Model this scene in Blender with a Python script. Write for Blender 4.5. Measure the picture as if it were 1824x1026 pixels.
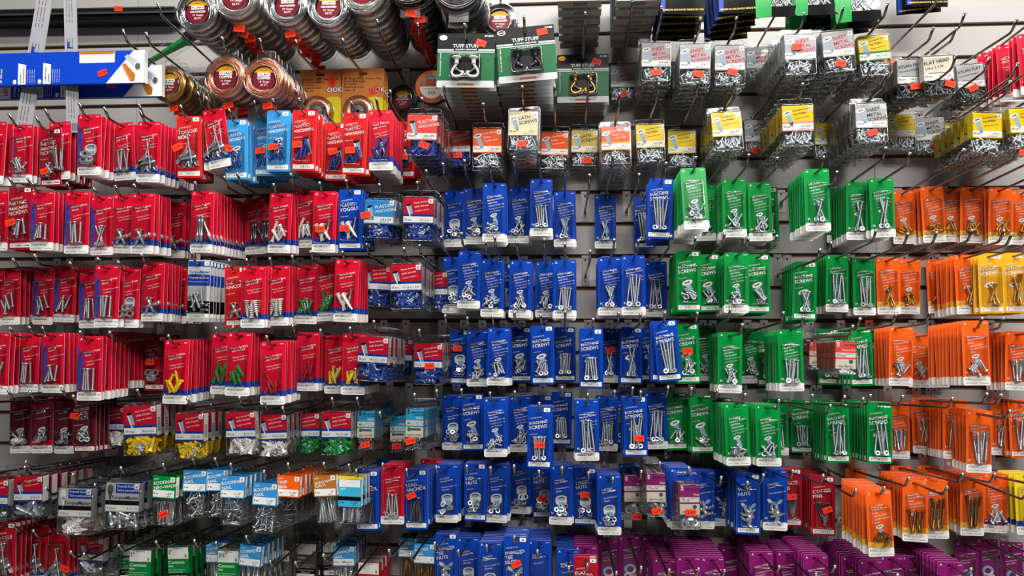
import bpy, math, random
from mathutils import Vector, Matrix, Euler
from mathutils.geometry import tessellate_polygon

for o in list(bpy.data.objects):
    bpy.data.objects.remove(o)
SC = bpy.context.scene
COL = SC.collection

# ------------------------------------------------------------------ camera
F = 1317.0                       # focal length in pixels of the 1824 x 1026 frame
DIST = 1.7                       # camera to wall, metres
YAW, PITCH = math.atan(88 / F), math.atan(47 / F)
cam = bpy.data.cameras.new('camera')
cam.sensor_width = 36.0
cam.lens = F / 1824 * 36.0
cam.clip_start = 0.02
camo = bpy.data.objects.new('camera', cam)
camo.location = (0, -DIST, 0)
camo.rotation_euler = (math.pi / 2 + PITCH, 0, YAW)
COL.objects.link(camo)
SC.camera = camo
CR = Euler((math.pi / 2 + PITCH, 0, YAW)).to_matrix()

# ------------------------------------------------------------------ world, lights, exposure
w = bpy.data.worlds.new('world')
SC.world = w
w.use_nodes = True
bg = w.node_tree.nodes['Background']
bg.inputs[0].default_value = (0.80, 0.86, 1.0, 1)
bg.inputs[1].default_value = 0.055


def area(name, loc, rot, sx, sy, power, col=(1, 1, 1)):
    l = bpy.data.lights.new(name, 'AREA')
    l.shape = 'RECTANGLE'
    l.size, l.size_y = sx, sy
    l.energy = power
    l.color = col
    o = bpy.data.objects.new(name, l)
    o.location = loc
    o.rotation_euler = rot
    COL.objects.link(o)
    return o


# rows of ceiling fluorescents running along the aisle
area('ceiling_tube_light', (0.45, -0.95, 1.45), (math.radians(34), 0, 0), 2.8, 0.22, 52, (1, 0.97, 0.93))
area('aisle_tube_light', (0.75, -3.3, 2.05), (math.radians(58), 0, math.radians(6)), 2.6, 0.24, 100, (1, 0.97, 0.93))
SC.view_settings.view_transform = 'Standard'
SC.view_settings.look = 'None'
SC.view_settings.gamma = 1.0
SC.view_settings.use_curve_mapping = False
SC.view_settings.exposure = 0.15
try:
    SC.cycles.transparent_max_bounces = 24
    SC.cycles.max_bounces = 8
except Exception:
    pass


def P(px, py, s):
    """The point seen at a pixel, s metres in front of the wall face."""
    d = CR @ Vector(((px - 912) / F, -(py - 513) / F, -1))
    t = (DIST - s) / d.y
    return Vector((0, -DIST, 0)) + d * t


# ------------------------------------------------------------------ materials
def lin(c):
    c = c / 255.0
    return c / 12.92 if c <= 0.04045 else ((c + 0.055) / 1.055) ** 2.4


MATS = {}


def mat(name, rgb, rough=0.4, metal=0.0, vary=0.06, coat=0.0, scale=60, spec=0.5):
    m = bpy.data.materials.new(name)
    m.use_nodes = True
    nt = m.node_tree
    b = nt.nodes['Principled BSDF']
    c = [lin(x) for x in rgb]
    b.inputs['Roughness'].default_value = rough
    b.inputs['Metallic'].default_value = metal
    b.inputs['Specular IOR Level'].default_value = spec
    if coat:
        b.inputs['Coat Weight'].default_value = coat
        b.inputs['Coat Roughness'].default_value = 0.12
    tc = nt.nodes.new('ShaderNodeTexCoord')
    nz = nt.nodes.new('ShaderNodeTexNoise')
    nz.inputs['Scale'].default_value = scale
    nt.links.new(tc.outputs['Object'], nz.inputs['Vector'])
    rp = nt.nodes.new('ShaderNodeMix')
    rp.data_type = 'RGBA'
    rp.inputs['A'].default_value = (*[x * (1 - vary) for x in c], 1)
    rp.inputs['B'].default_value = (*[min(1, x * (1 + vary)) for x in c], 1)
    nt.links.new(nz.outputs['Fac'], rp.inputs['Factor'])
    nt.links.new(rp.outputs['Result'], b.inputs['Base Color'])
    MATS[name] = m
    return m


def clear(name, rough, base, ior=1.45, tint=(1, 1, 1)):
    m = bpy.data.materials.new(name)
    m.use_nodes = True
    nt = m.node_tree
    nt.nodes.remove(nt.nodes['Principled BSDF'])
    out = nt.nodes['Material Output']
    tr = nt.nodes.new('ShaderNodeBsdfTransparent')
    tr.inputs[0].default_value = (*tint, 1)
    gl = nt.nodes.new('ShaderNodeBsdfGlossy')
    gl.inputs['Roughness'].default_value = rough
    fr = nt.nodes.new('ShaderNodeFresnel')
    fr.inputs['IOR'].default_value = ior
    ad = nt.nodes.new('ShaderNodeMath')
    ad.inputs[1].default_value = base
    ml = nt.nodes.new('ShaderNodeMath')
    ml.operation = 'MULTIPLY'
    ml.inputs[1].default_value = 0.7
    nt.links.new(fr.outputs[0], ml.inputs[0])
    nt.links.new(ml.outputs[0], ad.inputs[0])
    nz = nt.nodes.new('ShaderNodeTexNoise')
    nz.inputs['Scale'].default_value = 45
    tc = nt.nodes.new('ShaderNodeTexCoord')
    bp = nt.nodes.new('ShaderNodeBump')
    bp.inputs['Strength'].default_value = 0.06
    bp.inputs['Distance'].default_value = 0.004
    nt.links.new(tc.outputs['Object'], nz.inputs['Vector'])
    nt.links.new(nz.outputs['Fac'], bp.inputs['Height'])
    nt.links.new(bp.outputs['Normal'], gl.inputs['Normal'])
    mx = nt.nodes.new('ShaderNodeMixShader')
    nt.links.new(ad.outputs[0], mx.inputs[0])
    nt.links.new(tr.outputs[0], mx.inputs[1])
    nt.links.new(gl.outputs[0], mx.inputs[2])
    nt.links.new(mx.outputs[0], out.inputs['Surface'])
    MATS[name] = m


for nm, rgb, ro in [
    ('red', (202, 15, 46), .42), ('warmred', (206, 30, 32), .42), ('blue', (6, 62, 166), .42), ('green', (0, 136, 58), .42),
    ('orange', (238, 94, 24), .42), ('purple', (132, 20, 104), .42), ('maroon', (104, 24, 38), .42), ('sky', (54, 144, 208), .42),
    ('yellow', (238, 206, 30), .42), ('gold', (232, 168, 36), .42), ('band_blue', (22, 60, 150), .42), ('wedge', (62, 62, 165), .42),
    ('white', (236, 236, 232), .45), ('offwhite', (222, 216, 196), .5), ('cream', (236, 226, 190), .5), ('tan', (212, 188, 96), .5),
    ('silver_print', (182, 184, 186), .5), ('darkgrey_print', (92, 90, 88), .5), ('black', (9, 9, 10), .45), ('salmon', (232, 84, 76), .45),
    ('ink', (28, 28, 32), .5), ('inkred', (205, 40, 70), .5), ('picblue', (134, 186, 214), .5), ('cyan', (58, 170, 214), .45),
    ('brown_print', (176, 110, 40), .5), ('price', (255, 62, 30), .5), ('pink', (226, 150, 170), .5), ('magenta', (150, 40, 120), .45),
    ('deepred', (168, 16, 36), .42), ('forest', (24, 92, 56), .45), ('kraft', (208, 128, 60), .6), ('ookyellow', (226, 214, 40), .5),
    ('lenox', (18, 66, 190), .4), ('box_grey', (165, 162, 157), .6), ('teal', (36, 120, 140), .5), ('rust', (196, 92, 40), .5),
]:
    mat(nm, rgb, ro - .08, coat=0.0, spec=0.18)
mat('zinc', (208, 214, 220), .33, .82, .10, scale=300)
mat('steel_dark', (116, 118, 122), .36, .85, .12, scale=300)
mat('brass', (214, 168, 84), .33, .82, .12, scale=300)
mat('bronze', (150, 112, 58), .36, .82, .12, scale=300)
mat('copper', (238, 168, 138), .33, .85, .1, scale=300)
mat('wire_bright', (214, 216, 218), .18, 1.0, .06, scale=300)
mat('wire_dark', (60, 58, 58), .35, 1.0, .1, scale=300)
mat('chrome', (142, 136, 133), .17, 1.0, .05, scale=200)
mat('chrome_tip', (236, 236, 236), .22, 1.0, .03, scale=200)
mat('card_core', (224, 212, 206), .6)
mat('strip_grey', (150, 150, 156), .4)
mat('floor_tile', (176, 170, 160), .45, 0, .05, scale=6)
mat('plate', (214, 212, 208), .24, .8, .06, scale=90)
mat('anchor_white', (232, 230, 224), .45)
mat('anchor_green', (10, 138, 54), .4)
mat('anchor_yellow', (236, 200, 16), .4)
mat('anchor_red', (170, 26, 44), .4)
mat('anchor_blue', (34, 66, 150), .4)
mat('anchor_black', (34, 34, 38), .4)
mat('slat', (156, 154, 150), .55, 0, .03, scale=8)
mat('groove', (98, 66, 44), .7, 0, .2, scale=40)
mat('handle_green', (20, 140, 60), .35)
mat('black_plastic', (22, 22, 24), .3)
clear('clear', .07, 0.015)
clear('clear_edge_glint', .15, 0.22, 1.45)  # for thin tubes that stand in for bright refraction lines on plastic edges
clear('clear_hazy', .22, 0.05)


# ------------------------------------------------------------------ mesh building
class MB:
    def __init__(self):
        self.v, self.f, self.m, self.s = [], [], [], []

    def add(self, vs, fs, m, smooth=False):
        o = len(self.v)
        self.v += [tuple(p) for p in vs]
        for f in fs:
            self.f.append(tuple(i + o for i in f))
            self.m.append(m)
            self.s.append(smooth)

    def join(self, other, M=None):
        o = len(self.v)
        self.v += [tuple(M @ Vector(p)) for p in other.v] if M is not None else other.v
        self.f += [tuple(i + o for i in f) for f in other.f]
        self.m += other.m
        self.s += other.s
        return self

    def mesh(self, name):
        me = bpy.data.meshes.new(name)
        me.from_pydata(self.v, [], self.f)
        names = list(dict.fromkeys(self.m))
        for n in names:
            me.materials.append(MATS[n])
        ix = {n: i for i, n in enumerate(names)}
        me.polygons.foreach_set('material_index', [ix[n] for n in self.m])
        me.polygons.foreach_set('use_smooth', self.s)
        me.update()
        return me

    # ---- shapes
    def box(self, x0, x1, y0, y1, z0, z1, m):
        v = [(x, y, z) for x in (x0, x1) for y in (y0, y1) for z in (z0, z1)]
        self.add(v, [(0, 1, 3, 2), (4, 6, 7, 5), (0, 4, 5, 1), (2, 3, 7, 6), (0, 2, 6, 4), (1, 5, 7, 3)], m)

    def flat(self, pts, y, m):
        """A printed area: polygon in the x-z plane facing the aisle."""
        self.add([(x, y, z) for x, z in pts], [tuple(range(len(pts)))], m)

    def rect(self, x0, x1, z0, z1, y, m, r=0.0, rot=0.0):
        pts = rrect(x0, x1, z0, z1, r) if r else [(x0, z0), (x1, z0), (x1, z1), (x0, z1)]
        if rot:
            cx, cz = (x0 + x1) / 2, (z0 + z1) / 2
            c, s = math.cos(rot), math.sin(rot)
            pts = [(cx + (x - cx) * c - (z - cz) * s, cz + (x - cx) * s + (z - cz) * c) for x, z in pts]
        self.flat(pts, y, m)

    def disc(self, cx, cz, rx, rz, y, m, n=20, rot=0.0, a0=0, a1=2 * math.pi):
        c, s = math.cos(rot), math.sin(rot)
        k = n if a1 - a0 > 6.28 else n + 1
        pts = []
        for i in range(k):
            a = a0 + (a1 - a0) * i / n
            x, z = rx * math.cos(a), rz * math.sin(a)
            pts.append((cx + x * c - z * s, cz + x * s + z * c))
        self.flat(pts, y, m)

    def sheet(self, outer, holes, y0, y1, m, edge=None):
        """A plate with real holes between y0 and y1."""
        loops = [outer] + holes
        flat = [p for l in loops for p in l]
        tri = tessellate_polygon([[Vector((x, z, 0)) for x, z in l] for l in loops])
        n = len(flat)
        self.add([(x, y0, z) for x, z in flat], tri, m)
        if y1 != y0:
            self.add([(x, y1, z) for x, z in flat], tri, m)
            o = 0
            for l in loops:
                k = len(l)
                self.add([(x, y0, z) for x, z in l] + [(x, y1, z) for x, z in l],
                         [(i, (i + 1) % k, (i + 1) % k + k, i + k) for i in range(k)], edge or m)

    def lathe(self, prof, m, n=10, smooth=True, cap=True):
        """Revolve (r, z) pairs about z."""
        vs, fs = [], []
        for r, z in prof:
            for i in range(n):
                a = 2 * math.pi * i / n
                vs.append((r * math.cos(a), r * math.sin(a), z))
        for j in range(len(prof) - 1):
            for i in range(n):
                k = (i + 1) % n
                fs.append((j * n + i, j * n + k, (j + 1) * n + k, (j + 1) * n + i))
        if cap:
            fs.append(tuple(range(n)))
            fs.append(tuple(range((len(prof) - 1) * n, len(prof) * n)))
        self.add(vs, fs, m, smooth)

    def tube(self, pts, r, m, n=8, cap=True):
        pts = [Vector(p) for p in pts]
        rs = r if isinstance(r, (list, tuple)) else [r] * len(pts)
        vs, fs = [], []
        up = None
        for i, p in enumerate(pts):
            d = (pts[min(i + 1, len(pts) - 1)] - pts[max(i - 1, 0)]).normalized()
            if up is None:
                up = Vector((1, 0, 0)) if abs(d.x) < 0.9 else Vector((0, 0, 1))
            a = (up - d * up.dot(d)).normalized()
            up = a
            b = d.cross(a)
            for k in range(n):
                t = 2 * math.pi * k / n
                vs.append(p + (a * math.cos(t) + b * math.sin(t)) * rs[i])
        for j in range(len(pts) - 1):
            for k in range(n):
                q = (k + 1) % n
                fs.append((j * n + k, j * n + q, (j + 1) * n + q, (j + 1) * n + k))
        if cap:
            fs.append(tuple(range(n)))
            fs.append(tuple(range((len(pts) - 1) * n, len(pts) * n)))
        self.add(vs, fs, m, True)

    def text(self, s, x, z, size, y, m, rot=0.0, align='C', bold=0.0, sx=1.0, shear=0.0):
        v, f, wd, ht = glyphs(s, bold)
        c, sn = math.cos(rot), math.sin(rot)
        ox = {'C': -wd / 2, 'L': 0, 'R': -wd}[align]
        out = []
        for a, b in v:
            a = (a + ox) * size * sx + b * size * shear
            b = b * size
            out.append((x + a * c - b * sn, y, z + a * sn + b * c))
        self.add(out, f, m)


_G = {}


def glyphs(s, bold=0.0):
    k = (s, bold)
    if k not in _G:
        cu = bpy.data.curves.new('t', 'FONT')
        cu.body = s
        cu.size = 1.0
        cu.resolution_u = 1 if len(s) > 7 else 2
        cu.offset = bold
        ob = bpy.data.objects.new('t', cu)
        me = bpy.data.meshes.new_from_object(ob)
        vs = [(v.co.x, v.co.y) for v in me.vertices]
        fs = [tuple(p.vertices) for p in me.polygons]
        wd = max([v[0] for v in vs] or [0])
        bpy.data.objects.remove(ob)
        bpy.data.curves.remove(cu)
        bpy.data.meshes.remove(me)
        _G[k] = (vs, fs, wd, 0.7)
    return _G[k]


def rrect(x0, x1, z0, z1, r, n=4):
    pts = []
    for cx, cz, a in ((x1 - r, z1 - r, 0), (x0 + r, z1 - r, 90), (x0 + r, z0 + r, 180), (x1 - r, z0 + r, 270)):
        for i in range(n + 1):
            t = math.radians(a + 90 * i / n)
            pts.append((cx + r * math.cos(t), cz + r * math.sin(t)))
    return pts


def slot(w2, h2, n=5):
    return rrect(-w2, w2, -h2, h2, min(w2, h2) * 0.98, n)


# ------------------------------------------------------------------ objects and tags
MESHES = {}


def shared(key, fn):
    if key not in MESHES:
        MESHES[key] = fn().mesh(key)
    return MESHES[key]


def link(name, me, parent=None, M=None):
    o = bpy.data.objects.new(name, me)
    COL.objects.link(o)
    if parent is not None:
        o.parent = parent
    if M is not None:
        if parent is not None:
            o.matrix_local = M
        else:
            o.matrix_world = M
    return o


def tag(o, label, cat, group=None, kind=None):
    o['label'] = label
    o['category'] = cat
    if group:
        o['group'] = group
    if kind:
        o['kind'] = kind
    return o


ORD = ('zeroth first second third fourth fifth sixth seventh eighth ninth tenth eleventh twelfth thirteenth fourteenth fifteenth '
       'sixteenth seventeenth eighteenth nineteenth twentieth').split()
TENS = {2: 'twenty', 3: 'thirty', 4: 'forty', 5: 'fifty'}


def ordn(n):
    if n <= 20:
        return ORD[n]
    return TENS[n // 10] + ('-' + ORD[n % 10] if n % 10 else 'th').replace('yth', 'ieth')


def M4(x, y, z, rx=0, ry=0, rz=0, s=1):
    return Matrix.Translation((x, y, z)) @ Euler((rx, ry, rz)).to_matrix().to_4x4() @ Matrix.Scale(s, 4)


# ------------------------------------------------------------------ the slatwall
PITCH_PX = 56.75


def groove_z(k):
    """Height of the k-th groove (0 = the one at picture row 343)."""
    return P(1000, 343 + PITCH_PX * k, 0).z


def wall():
    mb = MB()
    x0, x1, g = -1.75, 1.75, 0.0095
    step = groove_z(0) - groove_z(1)
    zt = groove_z(0)
    for k in range(-9, 22):
        top = zt - k * step - g / 2
        bot = zt - (k + 1) * step + g / 2
        for a, b in ((x0, P(241, 300, 0).x - .0006), (P(241, 300, 0).x + .0006, P(1560, 400, 0).x - .0006), (P(1560, 400, 0).x + .0006, x1)):
            mb.box(a, b, 0, 0.010, bot, top, 'slat')
        mb.box(x0, x1, 0.0095, 0.013, bot - g, bot, 'groove')
    mb.box(x0, x1, 0.012, 0.020, zt - 22 * step, zt + 9 * step, 'groove')
    o = link('wall_back', mb.mesh('wall_back'))
    tag(o, 'pale grey slatwall panel with brown horizontal grooves behind all the hooks', 'wall', kind='structure')


wall()
mb = MB()
mb.box(-3.5, 3.5, -5.0, 0.02, -1.55, groove_z(22) + .004, 'floor_tile')
tag(link('floor', mb.mesh('floor'), None), 'pale tiled shop floor of the aisle below the hooks', 'floor', kind='structure')

# ------------------------------------------------------------------ hardware, each centred on its own middle, axis along z
def screw_mb(L, head='pan', m='zinc', r=.0023, wood=False, n=8):
    mb = MB()
    z = L / 2
    if head == 'pan':
        prof = [(.0006, z), (r * 1.25, z - .0002), (r * 1.85, z - .0011), (r * 1.95, z - .0022), (r, z - .0024)]
        zz = z - .0024
    elif head == 'hex':
        prof = [(r * .9, z)]
        zz = z - .003
        mb.lathe([(r * 1.9, z), (r * 2.0, z - .0004), (r * 2.0, z - .003), (r, z - .0031)], m, 6, False)
        prof = [(r, zz)]
    else:
        prof = [(.0006, z), (r * 1.95, z - .0001), (r * 2.0, z - .0004), (r, z - .0030)]
        zz = z - .0030
    p = .0013 if wood else .0011
    zt = zz
    end = -L / 2 + (.005 if wood else 0)
    plain = L * .25 if (wood and L > .03) else 0
    zt -= plain
    prof.append((r * .9, zt))
    while zt - p > end:
        prof += [(r * .78, zt - p * .15), (r * 1.06, zt - p * .55), (r * .78, zt - p * .95)]
        zt -= p
    if wood:
        prof += [(r * .5, -L / 2 + .0025), (.0001, -L / 2)]
    else:
        prof += [(r * .8, -L / 2)]
    mb.lathe(prof, m, n)
    if head != 'hex':
        for a in (0, math.pi / 2):      # cross recess
            c, s = math.cos(a), math.sin(a)
            q = [(-r * 1.1, -r * .22), (r * 1.1, -r * .22), (r * 1.1, r * .22), (-r * 1.1, r * .22)]
            mb.add([(x * c - y * s, x * s + y * c, z + .00005) for x, y in q], [(0, 1, 2, 3)], 'black')
    return mb


def nut_mb(R=.0046, h=.0032, m='zinc'):
    mb = MB()
    ri = R * .52
    vs, fs = [], []
    n = 12
    for zz, out in ((-h / 2, True), (h / 2, True), (h / 2, False), (-h / 2, False)):
        for i in range(n):
            a = 2 * math.pi * i / n
            rad = (R if i % 2 == 0 else R * .866) if out else ri
            vs.append((rad * math.cos(a), rad * math.sin(a), zz))
    for j in range(4):
        q = (j + 1) % 4
        for i in range(n):
            k = (i + 1) % n
            fs.append((j * n + i, j * n + k, q * n + k, q * n + i))
    mb.add(vs, fs, m)
    return mb


def washer_mb(R=.009, m='zinc'):
    mb = MB()
    mb.lathe([(R * .45, -.0006), (R, -.0006), (R, .0006), (R * .45, .0006), (R * .45, -.0006)], m, 20, False, False)
    return mb


def anchor_mb(m, L=.026, r=.0034):
    mb = MB()
    prof = [(r * .55, L / 2 - .004), (r * .6, L / 2), (r * 1.25, L / 2), (r * 1.2, L / 2 - .0015)]
    z = L / 2 - .002
    k = 0
    while z > -L / 2 + .003:
        t = (L / 2 - z) / L
        q = r * (1 - .38 * t)
        prof += [(q, z), (q * .86, z - .0012)]
        z -= .0024
    prof += [(r * .35, -L / 2)]
    mb.lathe(prof, m, 10, False, False)
    mb.lathe([(r * .55, L / 2 - .004), (.0001, L / 2 - .004)], 'black', 10, False, False)
    return mb


def spiral_mb(m='anchor_white'):
    mb = MB()
    L = .034
    prof = [(.0025, L / 2), (.0062, L / 2), (.0062, L / 2 - .0015), (.003, L / 2 - .002)]
    z = L / 2 - .004
    while z > -L / 2 + .012:
        q = .0062 - (L / 2 - z) * .06
        prof += [(.0026, z), (q, z - .0008), (q, z - .0012), (.0026, z - .002)]
        z -= .0042
    prof += [(.0028, -L / 2 + .011), (.0018, -L / 2 + .004), (.0003, -L / 2)]
    mb.lathe(prof, m, 10, False)
    return mb


def molly_mb(L=.044, m='zinc'):
    mb = MB()
    r = .0032
    mb.lathe([(.0005, L / 2), (r * 1.6, L / 2 - .0004), (r * 1.7, L / 2 - .0012), (r, L / 2 - .0016), (r, L / 2 - .008), (r * 1.12, L / 2 - .009), (r * 1.12, L / 2 - .011),
              (r, L / 2 - .012), (r * .92, 0), (r, -L / 2 + .014), (r * 1.12, -L / 2 + .013), (r * 1.12, -L / 2 + .010), (r, -L / 2 + .009), (r, -L / 2 + .004),
              (r * .6, -L / 2 + .003), (r * .6, -L / 2)], m, 10)
    for k in range(4):
        a = k * math.pi / 2
        mb.add([(r * 1.02 * math.cos(a + t), r * 1.02 * math.sin(a + t), zz) for t, zz in ((-.12, -L / 2 + .016), (.12, -L / 2 + .016), (.12, L / 2 - .014), (-.12, L / 2 - .014))],
               [(0, 1, 2, 3)], 'black')
    return mb


def toggle_mb(m='zinc'):
    """Spring wings of a toggle bolt, folded to a narrow V."""
    mb = MB()
    for s in (-1, 1):
        a = s * .28
        c, sn = math.cos(a), math.sin(a)
        pr = [(-.0042, .0), (.0042, 0), (.0032, -.030), (0, -.034), (-.0032, -.030)]
        v = []
        for dy in (0, .0008):
            for x, z in pr:
                X, Y = x, s * .002 + dy
                v.append((X * c - z * sn * .8, Y, X * sn + z * c + .015))
        mb.add(v, [(0, 1, 2, 3, 4), (9, 8, 7, 6, 5)] + [(i, (i + 1) % 5, (i + 1) % 5 + 5, i + 5) for i in range(5)], m)
        for q in (-1, 1):     # folded flanges of the wing
            e = [(q * .0042, 0, 0), (q * .0032, 0, -.030), (q * .0032, -.003, -.030), (q * .0042, -.003, 0)]
            mb.add([(x * c - z * sn * .8, y + s * .002, x * sn + z * c + .015) for x, y, z in e], [(0, 1, 2, 3)], m)
    mb.lathe([(.003, .012), (.003, .017)], m, 8)
    return mb


def wingnut_mb(m='zinc'):
    mb = MB()
    mb.lathe([(.0022, -.0035), (.0052, -.0035), (.0044, .003), (.0022, .003)], m, 12, True, False)
    for s in (-1, 1):
        pts = [(s * .003, -.002), (s * .007, -.001), (s * .0125, .006), (s * .0128, .0095), (s * .010, .0105), (s * .007, .006), (s * .004, .0025)]
        v = [(x, y, z) for y in (-.0011, .0011) for x, z in pts]
        k = len(pts)
        mb.add(v, [tuple(range(k)), tuple(range(2 * k - 1, k - 1, -1))] + [(i, (i + 1) % k, (i + 1) % k + k, i + k) for i in range(k)], m)
    return mb


def cotter_mb(m='steel_dark'):
    mb = MB()
    for s in (-1, 1):
        pts = [(s * .0011, 0, -.026), (s * .0011, 0, .012)]
        for i in range(1, 6):
            a = -.5 * math.pi + i * math.pi / 6
            pts.append((s * (.0011 + .0034 * math.cos(a)) - s * .001, 0, .0165 + .0042 * math.sin(a)))
        pts.append((0, 0, .0208))
        mb.tube(pts, .0009, m, 6)
    return mb


def nail_mb(L=.032, m='zinc', r=.0013, R=.0045):
    mb = MB()
    mb.lathe([(.0005, L / 2), (R, L / 2 - .0002), (R, L / 2 - .0008), (r, L / 2 - .001), (r, -L / 2 + .004), (.0002, -L / 2)], m, 8)
    return mb


def cap_mb(m='anchor_white'):
    mb = MB()
    mb.box(-.006, .006, -.004, .004, -.0045, .0045, m)
    mb.lathe([(.003, .0045), (.005, .006), (.005, .008), (.003, .009)], m, 10)
    return mb


def swag_mb(m):
    """One ornamental swag hook: base rosette, screw shank and a scrolled arm."""
    mb = MB()
    mb.lathe([(.001, .030), (.0105, .030), (.0115, .0285), (.009, .026), (.0055, .024), (.0048, .018), (.0058, .0135), (.0035, .012)], m, 16)
    pts, rs = [], []
    path = [(0, .013), (-.003, .008), (-.009, .000), (-.0115, -.008), (-.008, -.0145), (-.001, -.0165), (.007, -.0155), (.013, -.012), (.0155, -.0085),
            (.0145, -.0055), (.0120, -.0060), (.0115, -.0085)]
    for i in range(len(path) - 1):
        for k in range(5):
            t = k / 5
            pts.append((path[i][0] * (1 - t) + path[i + 1][0] * t, 0, path[i][1] * (1 - t) + path[i + 1][1] * t))
            rs.append(.0030 * (1.12 if (i * 5 + k) % 2 else .9))
    mb.tube(pts, rs, m, 10)
    return mb


ITEM = {}


def item(kind, *a):
    key = kind + ''.join('_' + str(x) for x in a)
    if key not in ITEM:
        ITEM[key] = {'screw': screw_mb, 'nut': nut_mb, 'washer': washer_mb, 'anchor': anchor_mb, 'spiral': spiral_mb, 'molly': molly_mb, 'toggle': toggle_mb,
                     'wingnut': wingnut_mb, 'cotter': cotter_mb, 'nail': nail_mb, 'cap': cap_mb, 'swag': swag_mb}[kind](*a)
    return key


def item_mesh(key):
    return shared(key, lambda: ITEM[key])


ANC = {'w': 'anchor_white', 'g': 'anchor_green', 'y': 'anchor_yellow', 'r': 'anchor_red', 'b': 'anchor_blue', 'k': 'anchor_black'}
METAL = {'z': 'zinc', 'b': 'brass', 'd': 'bronze', 'k': 'steel_dark'}
ZB = -.096          # where the loose contents of a carded pack settle


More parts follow.
